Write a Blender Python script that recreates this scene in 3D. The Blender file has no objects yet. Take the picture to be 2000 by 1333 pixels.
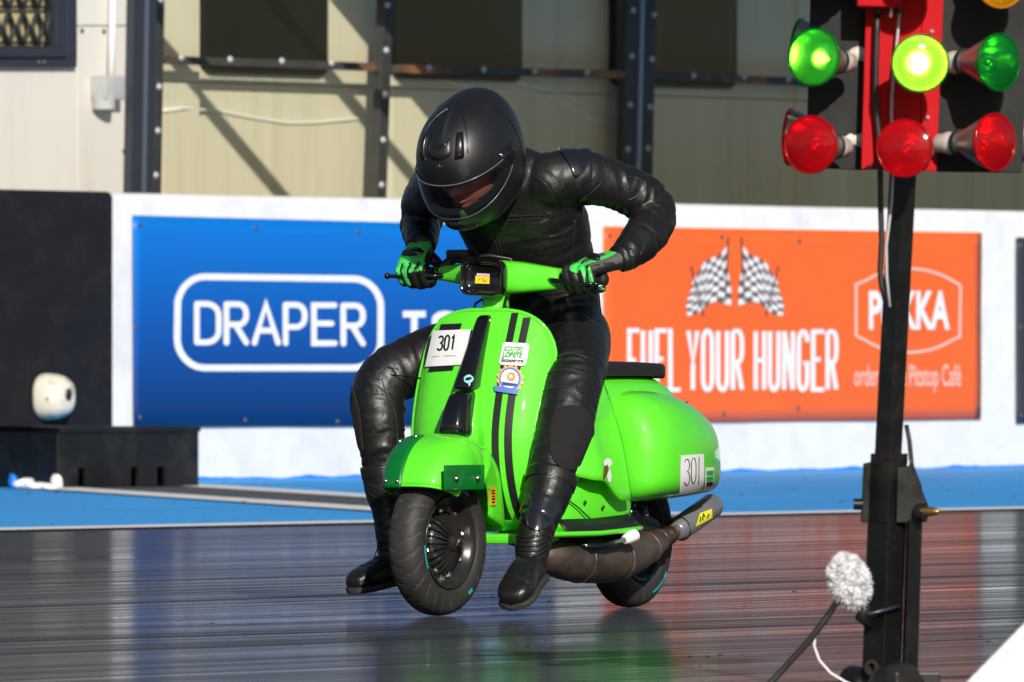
import bpy, bmesh, math, random
from mathutils import Vector, Matrix, noise
import numpy as np
random.seed(7)
R = math.radians
SC = bpy.context.scene
COL = SC.collection

# ------------------------------------------------------------------ camera
F_PX, CAM_H, HORIZON = 21500.0, 0.729, 700.0        # focal length in photo pixels, eye height, horizon row
cam_d = bpy.data.cameras.new('camera'); cam = bpy.data.objects.new('camera', cam_d); COL.objects.link(cam)
cam_d.sensor_width = 36.0; cam_d.lens = 36.0 * F_PX / 2000.0
cam.location = (0, 0, CAM_H)
cam.rotation_euler = (R(90) + math.atan((HORIZON - 666.5) / F_PX), 0, 0)
cam_d.clip_start = 0.5; cam_d.clip_end = 4000
cam_d.dof.use_dof = True; cam_d.dof.focus_distance = 31.3; cam_d.dof.aperture_fstop = 17
SC.camera = cam
# ------------------------------------------------------------------ light
SUN_AZ, SUN_EL = R(12), R(25)                        # sun behind the camera, a little to the right, low
to_sun = Vector((math.sin(SUN_AZ) * math.cos(SUN_EL), -math.cos(SUN_AZ) * math.cos(SUN_EL), math.sin(SUN_EL)))
w = bpy.data.worlds.new('World'); SC.world = w; w.use_nodes = True
nt = w.node_tree; nt.nodes.clear()
sky = nt.nodes.new('ShaderNodeTexSky'); sky.sky_type = 'NISHITA'; sky.sun_disc = False
sky.sun_elevation = SUN_EL; sky.sun_rotation = R(180) - SUN_AZ
bgn = nt.nodes.new('ShaderNodeBackground'); bgn.inputs[1].default_value = 0.06
wo = nt.nodes.new('ShaderNodeOutputWorld')
nt.links.new(sky.outputs[0], bgn.inputs[0]); nt.links.new(bgn.outputs[0], wo.inputs[0])
sd = bpy.data.lights.new('sun', 'SUN'); sd.energy = 4.6; sd.angle = R(0.5); sd.color = (1.0, 0.94, 0.85)
sun = bpy.data.objects.new('sun', sd); COL.objects.link(sun)
sun.rotation_euler = to_sun.to_track_quat('Z', 'Y').to_euler(); sun.location = (6, -20, 20)
SC.view_settings.view_transform = 'Standard'; SC.view_settings.look = 'None'
SC.view_settings.exposure = 0.08; SC.view_settings.gamma = 1.0
SC.render.engine = 'CYCLES'; SC.cycles.use_denoising = True
SC.cycles.max_bounces = 8; SC.cycles.glossy_bounces = 4; SC.cycles.transparent_max_bounces = 12

# ------------------------------------------------------------------ materials
def srgb(r, g, b):
    f = lambda c: c / 12.92 if c <= 0.04045 else ((c + 0.055) / 1.055) ** 2.4
    return (f(r / 255), f(g / 255), f(b / 255), 1)
def _n(t, kind, **kw):
    n = t.nodes.new(kind)
    for k, v in kw.items(): setattr(n, k, v)
    return n
def mat(name, col, rough=0.5, metal=0.0, vary=0.0, scale=20.0, stretch=(1, 1, 1), bump=0.0, bscale=60.0, coat=0.0,
        spec=0.5, rvary=0.0, dirt=None, dscale=4.0, damt=0.5, emit=None, estr=0.0, sheen=0.0):
    """Principled with colour noise (vary), bump, dirt patches of another colour and uneven gloss."""
    m = bpy.data.materials.new(name); m.use_nodes = True; t = m.node_tree; b = t.nodes['Principled BSDF']
    L = t.links.new
    tc = _n(t, 'ShaderNodeTexCoord'); mp = _n(t, 'ShaderNodeMapping'); mp.inputs['Scale'].default_value = stretch
    L(tc.outputs['Object'], mp.inputs[0])
    b.inputs['Base Color'].default_value = col if len(col) == 4 else (*col, 1)
    b.inputs['Roughness'].default_value = rough; b.inputs['Metallic'].default_value = metal
    b.inputs['Specular IOR Level'].default_value = spec
    b.inputs['Coat Weight'].default_value = coat; b.inputs['Coat Roughness'].default_value = 0.06
    if sheen: b.inputs['Sheen Weight'].default_value = sheen
    base = None
    if vary or rvary:
        nz = _n(t, 'ShaderNodeTexNoise'); nz.inputs['Scale'].default_value = scale; nz.inputs['Detail'].default_value = 6
        nz.inputs['Roughness'].default_value = 0.6; L(mp.outputs[0], nz.inputs['Vector'])
    if vary:
        mr = _n(t, 'ShaderNodeMapRange'); mr.inputs[1].default_value = 0.3; mr.inputs[2].default_value = 0.7
        mr.inputs[3].default_value = 1 - vary; mr.inputs[4].default_value = 1 + vary
        L(nz.outputs['Fac'], mr.inputs[0])
        mx = _n(t, 'ShaderNodeMix', data_type='RGBA', blend_type='MULTIPLY'); mx.inputs[0].default_value = 1
        mx.inputs[6].default_value = b.inputs['Base Color'].default_value[:]
        L(mr.outputs[0], mx.inputs[7]); base = mx.outputs[2]
    if rvary:
        mr2 = _n(t, 'ShaderNodeMapRange'); mr2.inputs[1].default_value = 0.3; mr2.inputs[2].default_value = 0.7
        mr2.inputs[3].default_value = max(0.02, rough - rvary); mr2.inputs[4].default_value = min(1, rough + rvary)
        L(nz.outputs['Fac'], mr2.inputs[0]); L(mr2.outputs[0], b.inputs['Roughness'])
    if dirt is not None:
        dz = _n(t, 'ShaderNodeTexNoise'); dz.inputs['Scale'].default_value = dscale; dz.inputs['Detail'].default_value = 9
        dz.inputs['Roughness'].default_value = 0.68; L(mp.outputs[0], dz.inputs['Vector'])
        dr = _n(t, 'ShaderNodeMapRange'); dr.inputs[1].default_value = 0.5; dr.inputs[2].default_value = 0.68
        dr.inputs[3].default_value = 0; dr.inputs[4].default_value = damt; L(dz.outputs['Fac'], dr.inputs[0])
        m2 = _n(t, 'ShaderNodeMix', data_type='RGBA'); L(dr.outputs[0], m2.inputs[0])
        if base is not None: L(base, m2.inputs[6])
        else: m2.inputs[6].default_value = b.inputs['Base Color'].default_value[:]
        m2.inputs[7].default_value = dirt if len(dirt) == 4 else (*dirt, 1); base = m2.outputs[2]
    if base is not None: L(base, b.inputs['Base Color'])
    if bump:
        bz = _n(t, 'ShaderNodeTexNoise'); bz.inputs['Scale'].default_value = bscale; bz.inputs['Detail'].default_value = 5
        L(mp.outputs[0], bz.inputs['Vector'])
        bp = _n(t, 'ShaderNodeBump'); bp.inputs['Strength'].default_value = bump; bp.inputs['Distance'].default_value = 0.01
        L(bz.outputs['Fac'], bp.inputs['Height']); L(bp.outputs[0], b.inputs['Normal'])
    if emit is not None:
        b.inputs['Emission Color'].default_value = emit if len(emit) == 4 else (*emit, 1)
        b.inputs['Emission Strength'].default_value = estr
    return m

# ------------------------------------------------------------------ objects
def tag(o, label=None, cat=None, group=None, kind=None):
    if label: o['label'] = label
    if cat: o['category'] = cat
    if group: o['group'] = group
    if kind: o['kind'] = kind
    return o
def thing(name, label, cat, M=None, group=None):
    o = bpy.data.objects.new(name, None); COL.objects.link(o); o.empty_display_size = 0.05
    if M is not None: o.matrix_world = M
    return tag(o, label, cat, group)
def link(name, me, m=None, parent=None, smooth=False):
    if m is not None and not me.materials: me.materials.append(m)
    if smooth:
        for p in me.polygons: p.use_smooth = True
    o = bpy.data.objects.new(name, me); COL.objects.link(o)
    if parent is not None: o.parent = parent
    return o
class MB:
    """collects shapes into one mesh"""
    def __init__(s): s.v = []; s.f = []; s.mi = []; s.cur = 0
    def add(s, vs, fs):
        o = len(s.v); s.v += [tuple(p) for p in vs]; s.f += [tuple(i + o for i in f) for f in fs]; s.mi += [s.cur] * len(fs)
    def box(s, c, d, M=None, bev=0.0):
        x, y, z = d[0] / 2, d[1] / 2, d[2] / 2
        if bev <= 0:
            vs = [Vector((a, b, e)) for a in (-x, x) for b in (-y, y) for e in (-z, z)]
            fs = [(0, 1, 3, 2), (4, 6, 7, 5), (0, 4, 5, 1), (2, 3, 7, 6), (0, 2, 6, 4), (1, 5, 7, 3)]
        else:
            bm = bmesh.new(); bmesh.ops.create_cube(bm, size=1)
            bmesh.ops.scale(bm, vec=(2 * x, 2 * y, 2 * z), verts=bm.verts)
            bmesh.ops.bevel(bm, geom=bm.edges[:], offset=bev, segments=2, affect='EDGES', profile=0.6)
            bm.verts.index_update(); vs = [v.co.copy() for v in bm.verts]; fs = [[v.index for v in f.verts] for f in bm.faces]; bm.free()
        if M is not None: vs = [M @ p for p in vs]
        s.add([p + Vector(c) for p in vs], fs)
    def loft(s, rings, closed=True, cap0=True, cap1=True):
        n = len(rings[0]); o = len(s.v); vs = [p for r in rings for p in r]; fs = []
        for i in range(len(rings) - 1):
            for j in range(n if closed else n - 1):
                k = (j + 1) % n; fs.append((i * n + j, i * n + k, (i + 1) * n + k, (i + 1) * n + j))
        if closed and cap0: fs.append(tuple(range(n - 1, -1, -1)))
        if closed and cap1: fs.append(tuple((len(rings) - 1) * n + j for j in range(n)))
        s.add(vs, fs)
    def tube(s, pts, rad, n=10, cap=True):
        pts = [Vector(p) for p in pts]; N = len(pts)
        rr = rad if isinstance(rad, (list, tuple)) else [rad] * N
        up = None; rings = []
        for i, p in enumerate(pts):
            t = (pts[min(i + 1, N - 1)] - pts[max(i - 1, 0)]).normalized()
            if up is None: up = Vector((0, 0, 1)) if abs(t.z) < 0.9 else Vector((1, 0, 0))
            a = t.cross(up); a = a.normalized() if a.length > 1e-6 else t.orthogonal().normalized(); b = a.cross(t).normalized(); up = b
            rings.append([p + (a * math.cos(2 * math.pi * k / n) + b * math.sin(2 * math.pi * k / n)) * rr[i] for k in range(n)])
        s.loft(rings, True, cap, cap)
    def lathe(s, prof, M=None, n=32, ang=2 * math.pi, cap=False):
        """profile (radius, axial) turned round local X"""
        full = abs(ang - 2 * math.pi) < 1e-6; k = n if full else n + 1
        rings = []
        for r, a in prof:
            ring = [Vector((a, r * math.cos(ang * j / n), r * math.sin(ang * j / n))) for j in range(k)]
            rings.append([M @ p for p in ring] if M is not None else ring)
        s.loft(rings, full, cap, cap)
    def grid(s, rows):
        n = len(rows[0]); vs = [p for r in rows for p in r]
        s.add(vs, [(i * n + j, i * n + j + 1, (i + 1) * n + j + 1, (i + 1) * n + j) for i in range(len(rows) - 1) for j in range(n - 1)])
    def mesh(s, name):
        me = bpy.data.meshes.new(name); me.from_pydata([tuple(p) for p in s.v], [], s.f)
        me.polygons.foreach_set('material_index', s.mi); me.update(); return me
    def build(s, name, m=None, parent=None, smooth=False, mats=None, sub=0, solid=0, off=-1, bev=0, fix=False, autos=None):
        me = s.mesh(name)
        if fix:
            bm = bmesh.new(); bm.from_mesh(me); bmesh.ops.remove_doubles(bm, verts=bm.verts, dist=1e-5)
            bmesh.ops.recalc_face_normals(bm, faces=bm.faces); bm.to_mesh(me); bm.free()
        for q in (mats or ([m] if m else [])): me.materials.append(q)
        o = link(name, me, None, parent, smooth)
        if solid:
            q = o.modifiers.new('solid', 'SOLIDIFY'); q.thickness = solid; q.offset = off
        if bev:
            q = o.modifiers.new('bevel', 'BEVEL'); q.width = bev; q.segments = 2; q.limit_method = 'ANGLE'; q.angle_limit = R(35)
        if sub:
            q = o.modifiers.new('sub', 'SUBSURF'); q.levels = sub; q.render_levels = sub
        if autos is not None:
            for p in me.polygons: p.use_smooth = True
            me.set_sharp_from_angle(angle=R(autos))
        return o

# ------------------------------------------------------------------ the track's own axes: u along the wall, v away from the camera
T = Vector((0.5645, 0.8254, 0)).normalized(); NRM = Vector((T.y, -T.x, 0))
W0 = Vector((0, 67.8, 0)); ROT = math.atan2(T.y, T.x)
TRK = Matrix.Translation(W0) @ Matrix.Rotation(ROT, 4, 'Z')
UC, VC = -67.8 * T.y, -67.8 * T.x                      # the camera in (u, v)
def at(px, py, v):
    """point of the plane v (parallel to the wall) seen at a photo pixel, as (u, v, z)"""
    a = (px - 1000) / F_PX; D = (v - VC) / (T.x - T.y * a)
    return Vector((UC + D * (T.x * a + T.y), v, CAM_H + (HORIZON - py) / F_PX * D))
def ground(px, py, z=0.0):
    D = (CAM_H - z) * F_PX / (py - HORIZON)
    p = Vector(((px - 1000) / F_PX * D, D, 0)) - W0
    return Vector((p.dot(T), -p.dot(NRM), z))
def plate(mb, px, v, depth):
    """a prism whose front outline is given in photo pixels on plane v, going back by depth"""
    f = [at(x, y, v) for x, y in px]; b = [p + Vector((0, depth, 0)) for p in f]; n = len(f)
    mb.add(f + b, [tuple(range(n - 1, -1, -1)), tuple(range(n, 2 * n))] + [(j, (j + 1) % n, n + (j + 1) % n, n + j) for j in range(n)])
def rect(x0, y0, x1, y1, sl=0.0):
    return [(x0, y0), (x1, y0 + sl * (x1 - x0)), (x1, y1 + sl * (x1 - x0)), (x0, y1)]
# ================================================================== the setting
def struct(name, mb, m):
    o = mb.build(name, m); o.matrix_world = TRK; return tag(o, kind='structure')
def track_material():
    m = bpy.data.materials.new('rubbered_track'); m.use_nodes = True; t = m.node_tree; L = t.links.new
    b = t.nodes['Principled BSDF']; tc = _n(t, 'ShaderNodeTexCoord')
    wm = _n(t, 'ShaderNodeMapping'); wm.inputs['Scale'].default_value = (0.22, 0.5, 1); L(tc.outputs['Object'], wm.inputs[0])
    wn = _n(t, 'ShaderNodeTexNoise'); wn.inputs['Scale'].default_value = 1.0; wn.inputs['Detail'].default_value = 2; L(wm.outputs[0], wn.inputs['Vector'])
    ws = _n(t, 'ShaderNodeVectorMath', operation='MULTIPLY'); ws.inputs[1].default_value = (0, 0.55, 0); L(wn.outputs['Color'], ws.inputs[0])
    warp = _n(t, 'ShaderNodeVectorMath', operation='ADD'); L(tc.outputs['Object'], warp.inputs[0]); L(ws.outputs[0], warp.inputs[1])     # tyre lines wander a little
    def nz(sc, scale, det=6, rough=0.6):
        mp = _n(t, 'ShaderNodeMapping'); mp.inputs['Scale'].default_value = sc; L(warp.outputs[0], mp.inputs[0])
        k = _n(t, 'ShaderNodeTexNoise'); k.inputs['Scale'].default_value = scale; k.inputs['Detail'].default_value = det
        k.inputs['Roughness'].default_value = rough; L(mp.outputs[0], k.inputs['Vector']); return k.outputs['Fac']
    def rng(src, a, c, lo, hi):
        r = _n(t, 'ShaderNodeMapRange'); r.inputs[1].default_value = a; r.inputs[2].default_value = c
        r.inputs[3].default_value = lo; r.inputs[4].default_value = hi; L(src, r.inputs[0]); return r.outputs[0]
    fine = nz((0.14, 5.0, 1), 1.0, 8, 0.72); wide = nz((0.03, 0.42, 1), 1.0, 4, 0.55); grit = nz((1.4, 3.2, 1), 6.0, 4, 0.6)
    hair = nz((0.05, 13.0, 1), 1.0, 5, 0.6)
    cr = _n(t, 'ShaderNodeValToRGB'); cr.color_ramp.elements[0].position = 0.33; cr.color_ramp.elements[1].position = 0.68
    cr.color_ramp.elements[0].color = (0.009, 0.010, 0.014, 1); cr.color_ramp.elements[1].color = (0.046, 0.048, 0.062, 1)
    L(fine, cr.inputs[0]); L(cr.outputs[0], b.inputs['Base Color'])
    mm = _n(t, 'ShaderNodeMath', operation='ADD'); L(rng(fine, 0.36, 0.64, 0.15, 0.095), mm.inputs[0]); L(rng(wide, 0.35, 0.65, 0.04, -0.015), mm.inputs[1])
    cl = _n(t, 'ShaderNodeClamp'); cl.inputs[1].default_value = 0.06; cl.inputs[2].default_value = 0.6; L(mm.outputs[0], cl.inputs[0])
    L(cl.outputs[0], b.inputs['Roughness'])
    bp = _n(t, 'ShaderNodeBump'); bp.inputs['Strength'].default_value = 0.16; bp.inputs['Distance'].default_value = 0.004
    L(grit, bp.inputs['Height']); L(bp.outputs[0], b.inputs['Normal'])
    # bare dull asphalt shows between the polished streaks of rubber
    df = _n(t, 'ShaderNodeBsdfDiffuse'); df.inputs['Roughness'].default_value = 1.0; L(cr.outputs[0], df.inputs[0])
    def mul(a, c):
        k = _n(t, 'ShaderNodeMath', operation='MULTIPLY'); L(a, k.inputs[0]); L(c, k.inputs[1]); return k.outputs[0]
    f = mul(mul(rng(fine, 0.34, 0.62, 0.24, 0.94), rng(hair, 0.40, 0.56, 0.40, 1.0)), rng(wide, 0.36, 0.64, 0.72, 1.0))
    mx = _n(t, 'ShaderNodeMixShader'); L(f, mx.inputs[0]); L(df.outputs[0], mx.inputs[1]); L(b.outputs[0], mx.inputs[2])
    L(mx.outputs[0], t.nodes['Material Output'].inputs[0])
    return m
MT = {}
MT['track'] = track_material()
MT['ground'] = mat('far_ground', (0.07, 0.075, 0.05), 0.9, vary=0.4, scale=0.3)
MT['blue_paint'] = mat('blue_ground_paint', (0.035, 0.37, 0.88), 0.62, vary=0.10, scale=3, stretch=(0.25, 1.5, 1), dirt=(0.05, 0.055, 0.07), dscale=1.2, damt=0.35)
MT['white_line'] = mat('white_line_paint', (0.86, 0.85, 0.84), 0.6, vary=0.06, scale=4, dirt=(0.3, 0.3, 0.31), dscale=3, damt=0.4)
MT['grey_road'] = mat('grey_asphalt', (0.075, 0.078, 0.085), 0.75, vary=0.2, scale=12, bump=0.1)
mb = MB(); s = 1500; mb.add([(-s, -s, -0.02), (s, -s, -0.02), (s, s, -0.02), (-s, s, -0.02)], [(0, 1, 2, 3)]); struct('ground', mb, MT['ground'])
mb = MB(); lv = ground(900, 1016).y
mb.grid([[Vector((u, v, 0)) for u in np.linspace(-140, 160, 31)] for v in np.linspace(-52, 0.6, 12)]); struct('track', mb, MT['track'])
# blue painted run-off between the edge line and the wall, lines and the grey lane that joins the strip
def sheet(name, pts, z, m):
    mb = MB(); mb.add([(p.x, p.y, z) for p in pts], [tuple(range(len(pts)))]); return struct(name, mb, m)
eL, eR = ground(0, 1037), ground(2000, 995)
d = (eR - eL).normalized(); eL2 = eL - d * 60; eR2 = eR + d * 60
sheet('painted_run_off', [eL2, eR2, Vector((eR2.x, 0.3, 0)), Vector((eL2.x, 0.3, 0))], 0.004, MT['blue_paint'])
def strip(name, a, b, wd, z, m):
    d = (b - a).normalized(); q = Vector((-d.y, d.x, 0)) * wd / 2
    return sheet(name, [a - q, b - q, b + q, a + q], z, m)
strip('edge_line', eL2, eR2, 0.42, 0.008, MT['white_line'])
A, B = ground(60, 954), ground(1010, 1017); Cc, Dd = ground(330, 949), ground(1330, 1010)
sheet('joining_lane', [A, B, Dd, Cc], 0.008, MT['grey_road'])
strip('lane_line', A, B, 0.30, 0.012, MT['white_line']); strip('lane_line', Cc, Dd, 0.30, 0.012, MT['white_line'])
# unseen grass bank added far behind the camera for the gloss paint to mirror
mb = MB(); rows = []
for k, (y_, z_) in enumerate(((-60, -0.01), (-66, 1.8), (-72, 4.2), (-78, 5.6), (-90, 6.0), (-110, 5.5), (-125, -0.01))):
    rows.append([Vector((x_, y_, z_ + (0.7 * noise.noise(Vector((x_ * 0.08, k * 0.6, 0))) if z_ > 0 else 0))) for x_ in np.linspace(-170, 170, 70)])
mb.grid(rows); tag(mb.build('unseen_grass_bank', mat('bank_grass', (0.055, 0.085, 0.03), 0.9, vary=0.4, scale=0.8), None, True), kind='structure')
# rubber crumbs and grit
mb = MB(); rnd = random.Random(3)
for i in range(260):
    px, py = rnd.uniform(-50, 2050), 940 + 400 * rnd.random() ** 1.6
    p = ground(px, py); r = rnd.uniform(0.0015, 0.006) * (2.0 if py < 1000 else 1)
    mb.box((p.x, p.y, r * 0.5 + 0.013), (r * rnd.uniform(1, 2), r * 1.5, r * 0.5), Matrix.Rotation(rnd.uniform(0, 3), 3, 'Z'))
o = mb.build('rubber_crumbs', mat('rubber_crumb', (0.03, 0.03, 0.032), 0.8)); o.matrix_world = TRK
tag(o, 'scattered rubber crumbs and grit lying on the strip', 'rubber crumbs', kind='stuff')

# ------------------------------------------------------------------ barrier wall
def wall_material():
    m = mat('white_masonry_paint', (0.72, 0.725, 0.74), 0.8, vary=0.06, scale=6, bump=0.35, bscale=30, dirt=(0.46, 0.49, 0.53), dscale=1.3, damt=0.42)
    t = m.node_tree; L = t.links.new; b = t.nodes['Principled BSDF']; src = b.inputs['Base Color'].links[0].from_socket
    tc = _n(t, 'ShaderNodeTexCoord'); sp = _n(t, 'ShaderNodeSeparateXYZ'); L(tc.outputs['Object'], sp.inputs[0])
    nz = _n(t, 'ShaderNodeTexNoise'); nz.inputs['Scale'].default_value = 2.2; nz.inputs['Detail'].default_value = 6; L(tc.outputs['Object'], nz.inputs['Vector'])
    ml = _n(t, 'ShaderNodeMath', operation='MULTIPLY_ADD'); ml.inputs[1].default_value = 0.07; ml.inputs[2].default_value = -0.012; L(nz.outputs['Fac'], ml.inputs[0])
    gt = _n(t, 'ShaderNodeMath', operation='LESS_THAN'); L(sp.outputs['Z'], gt.inputs[0]); L(ml.outputs[0], gt.inputs[1])
    mx = _n(t, 'ShaderNodeMix', data_type='RGBA'); L(gt.outputs[0], mx.inputs[0]); L(src, mx.inputs[6]); mx.inputs[7].default_value = srgb(40, 130, 215)
    L(mx.outputs[2], b.inputs['Base Color']); return m
WH = 1.70
wall = thing('barrier_wall', 'long white painted concrete barrier wall carrying the advertising boards', 'wall', TRK)
def wall_prism(mb, u0, u1, vf, vb, h):
    pr = [(vf, 0), (vf, h - 0.035), (vf + 0.012, h - 0.012), (vf + 0.035, h), (vb - 0.03, h), (vb, h - 0.03), (vb, 0)]
    us = np.linspace(u0, u1, 40)
    mb.loft([[Vector((u, a, b + (0.008 * noise.noise(Vector((u * 0.6, a * 5, 3))) if b > 1 else 0))) for a, b in pr] for u in us])
uw = at(214, 600, 0).x
mb = MB(); wall_prism(mb, uw, 90, 0.0, 0.26, WH); mb.build('white_section', wall_material(), wall, fix=True, autos=50)
mb = MB(); wall_prism(mb, -70, uw, -0.02, 0.28, WH + 0.005)
mb.build('black_section', mat('black_masonry_paint', (0.0075, 0.0078, 0.011), 0.75, vary=0.2, scale=8, bump=0.25, bscale=30, dirt=(0.03, 0.027, 0.024), dscale=5, damt=0.3, spec=0.25), wall, fix=True, autos=50)['label'] = 'black painted end of the wall'

# ------------------------------------------------------------------ flat lettering drawn as strokes
def ribbon(mb, pts, wd, fn, caps=0.0, rnd=False, closed=False):
    """polyline in photo pixels -> mitred strip; fn maps (x, y) to 3D"""
    P = [Vector((p[0], p[1])) for p in pts]; N = len(P); Lf, Rt = [], []
    if caps and not closed:
        P[0] = P[0] + (P[0] - P[1]).normalized() * caps; P[-1] = P[-1] + (P[-1] - P[-2]).normalized() * caps
    for i in range(N):
        a = P[i] - P[i - 1] if (i > 0 or closed) else P[1] - P[0]
        b = P[(i + 1) % N] - P[i] if (i < N - 1 or closed) else a
        a, b = a.normalized(), b.normalized(); t = a + b
        t = t.normalized() if t.length > 1e-4 else a
        q = Vector((-t.y, t.x)); k = min(2.2, 1 / max(0.35, q.dot(Vector((-a.y, a.x)))))
        Lf.append(P[i] + q * wd / 2 * k); Rt.append(P[i] - q * wd / 2 * k)
    vs = [fn(p.x, p.y) for p in Lf] + [fn(p.x, p.y) for p in Rt]
    fs = [(i, (i + 1) % N, N + (i + 1) % N, N + i) for i in range(N if closed else N - 1)]
    mb.add(vs, fs)
    if rnd and not closed:
        for e, c0 in ((0, P[0]), (-1, P[-1])):
            t = (P[0] - P[1]).normalized() if e == 0 else (P[-1] - P[-2]).normalized(); q = Vector((-t.y, t.x))
            arc = [c0 + (q * math.cos(x) + t * math.sin(x)) * wd / 2 for x in np.linspace(0, math.pi, 9)]
            mb.add([fn(p.x, p.y) for p in arc], [tuple(range(9))])
def arc(cx, cy, rx, ry, a0, a1, n=10):
    return [(cx + rx * math.cos(R(a)), cy + ry * math.sin(R(a))) for a in np.linspace(a0, a1, n)]
def glyph(ch, r=0.5):
    """strokes of a capital in a box 0..1 x 0..1, y up; r = corner radius in x"""
    ry = 0.5 * r
    bowl = lambda x0, x1, y0, y1, rr: [(x0, y1)] + arc(x1 - rr, y1 - rr * 0.55, rr, rr * 0.55, 90, 0, 7) + arc(x1 - rr, y0 + rr * 0.55, rr, rr * 0.55, 0, -90, 7) + [(x0, y0)]
    G = {
     'D': [[(0, 0)] + bowl(0, 1, 0, 1, 0.55)[::-1][1:-1] + [(0, 1)], [(0, 0), (0, 1)]],
     'R': [[(0, 0), (0, 1)], bowl(0, 1, 0.47, 1, 0.4), [(0.45, 0.47), (1, 0)]],
     'A': [[(0, 0), (0.5, 1), (1, 0)], [(0.2, 0.32), (0.8, 0.32)]],
     'P': [[(0, 0), (0, 1)], bowl(0, 1, 0.42, 1, 0.45)],
     'E': [[(1, 1), (0, 1), (0, 0), (1, 0)], [(0, 0.52), (0.85, 0.52)]],
     'F': [[(1, 1), (0, 1), (0, 0)], [(0, 0.5), (0.85, 0.5)]],
     'L': [[(0, 1), (0, 0), (1, 0)]],
     'T': [[(0, 1), (1, 1)], [(0.5, 1), (0.5, 0)]],
     'U': [[(0, 1)] + arc(0.5, 0.18, 0.5, 0.18, 180, 360, 13) + [(1, 1)]],
     'Y': [[(0, 1), (0.5, 0.45), (1, 1)], [(0.5, 0.45), (0.5, 0)]],
     'O': [arc(0.5, 0.82, 0.5, 0.18, 0, 180, 13) + arc(0.5, 0.18, 0.5, 0.18, 180, 360, 13)],
     'H': [[(0, 0), (0, 1)], [(1, 0), (1, 1)], [(0, 0.5), (1, 0.5)]],
     'N': [[(0, 0), (0, 1)], [(1, 0), (1, 1)], [(0, 1), (1, 0)]],
     'G': [arc(0.5, 0.82, 0.5, 0.18, 0, 180, 13) + arc(0.5, 0.18, 0.5, 0.18, 180, 360, 13) + [(1, 0.45), (0.55, 0.45)]],
     'K': [[(0, 0), (0, 1)], [(1, 1), (0.05, 0.45)], [(0.35, 0.62), (1, 0)]],
     'S': [arc(0.5, 0.78, 0.5, 0.22, 20, 180, 9) + arc(0.5, 0.6, 0.5, 0.1, 180, 270, 4)[1:] + arc(0.5, 0.4, 0.5, 0.1, 90, 0, 4) + arc(0.5, 0.22, 0.5, 0.22, 0, -160, 9)],
     '3': [arc(0.45, 0.76, 0.5, 0.24, 150, -80, 12) + arc(0.45, 0.26, 0.53, 0.26, 80, -150, 13)],
     '0': [arc(0.5, 0.72, 0.5, 0.28, 0, 180, 13) + arc(0.5, 0.28, 0.5, 0.28, 180, 360, 13)],
     '1': [[(0.0, 0.78), (0.6, 1.0), (0.6, 0.0)]],
    }
    return G[ch]
def lettering(mb, ch, x0, y0, x1, y1, wd, fn, step=0.0, skew=0.0, rnd=False, lift=None):
    for k, st in enumerate(glyph(ch)):
        cl = ch in 'O0' and k == 0
        mp = [(x0 + (x1 - x0) * p[0] + skew * p[1], y1 + (y0 - y1) * p[1]) for p in st]
        f2 = (lambda x, y, k=k: fn(x, y, k)) 
        ribbon(mb, mp, wd, f2, caps=0 if rnd or cl else wd * 0.5 if ch in 'EFLT' and k == 0 else 0, rnd=rnd, closed=cl)
def ripple(p): return Vector((0, 0.007 * noise.noise(Vector((p.x * 0.9, p.z * 1.4, 4.2))) + 0.003 * noise.noise(Vector((p.x * 2.6, p.z * 2.2, 9.1))), 0))
def on_wall(v0):
    def f(x, y, k=0):
        p = at(x, y, v0 - 0.001 * k); return p + ripple(p)
    return f
_font = {}
def text_mesh(body, off=0.0):
    cu = bpy.data.curves.new('t', 'FONT'); cu.body = body; cu.size = 1; cu.offset = off
    ob = bpy.data.objects.new('t', cu); COL.objects.link(ob); bpy.context.view_layer.update()
    me = ob.to_mesh(); vs = [v.co.copy() for v in me.vertices]; fs = [tuple(p.vertices) for p in me.polygons]
    ob.to_mesh_clear(); bpy.data.objects.remove(ob); bpy.data.curves.remove(cu); return vs, fs
def text_fit(mb, body, x0, y0, x1, y1, fn, off=0.0, skew=0.0):
    """text stretched into a pixel box (y0 top, y1 bottom of the inked area)"""
    vs, fs = text_mesh(body, off); xs = [p.x for p in vs]; ys = [p.y for p in vs]
    a, b, c, d = min(xs), max(xs), min(ys), max(ys)
    mb.add([fn(x0 + (x1 - x0) * (p.x - a) / (b - a) + skew * (p.y - c) / (d - c), y1 + (y0 - y1) * (p.y - c) / (d - c)) for p in vs], fs)

# ------------------------------------------------------------------ advertising boards
WHITE_PRINT = mat('white_print', (0.80, 0.80, 0.80), 0.5, vary=0.03, scale=6)
SCREW = mat('board_screw', (0.12, 0.12, 0.13), 0.4, 0.7)
def screw_mesh():
    mb = MB(); mb.lathe([(0.0, -0.008), (0.012, -0.007), (0.017, 0.0), (0.017, 0.004)], Matrix.Rotation(R(90), 4, 'Z'), 10); me = mb.mesh('screw'); me.materials.append(SCREW); return me
SCREW_ME = screw_mesh()
def screws(parent, pxs, v):
    for x, y in pxs:
        o = link('screw', SCREW_ME, None, parent, True); o.location = at(x, y, v - 0.002) + ripple(at(x, y, v))
def board(name, label, px, m):
    t = thing(name, label, 'advertising board', TRK)
    (xa, ya), (xb, yb), (xc, yc), (xd, yd) = px; mb = MB(); rows = []
    for j in range(15):
        q = j / 14; row = []
        for i in range(49):
            k = 1 - i / 48; x = (xa + (xb - xa) * k) * (1 - q) + (xd + (xc - xd) * k) * q; y = (ya + (yb - ya) * k) * (1 - q) + (yd + (yc - yd) * k) * q
            p = at(x, y, -0.022); row.append(p + ripple(p))
        rows.append(row)
    mb.grid(rows); mb.build('panel', m, t, True, solid=0.004, off=-1); return t
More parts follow.
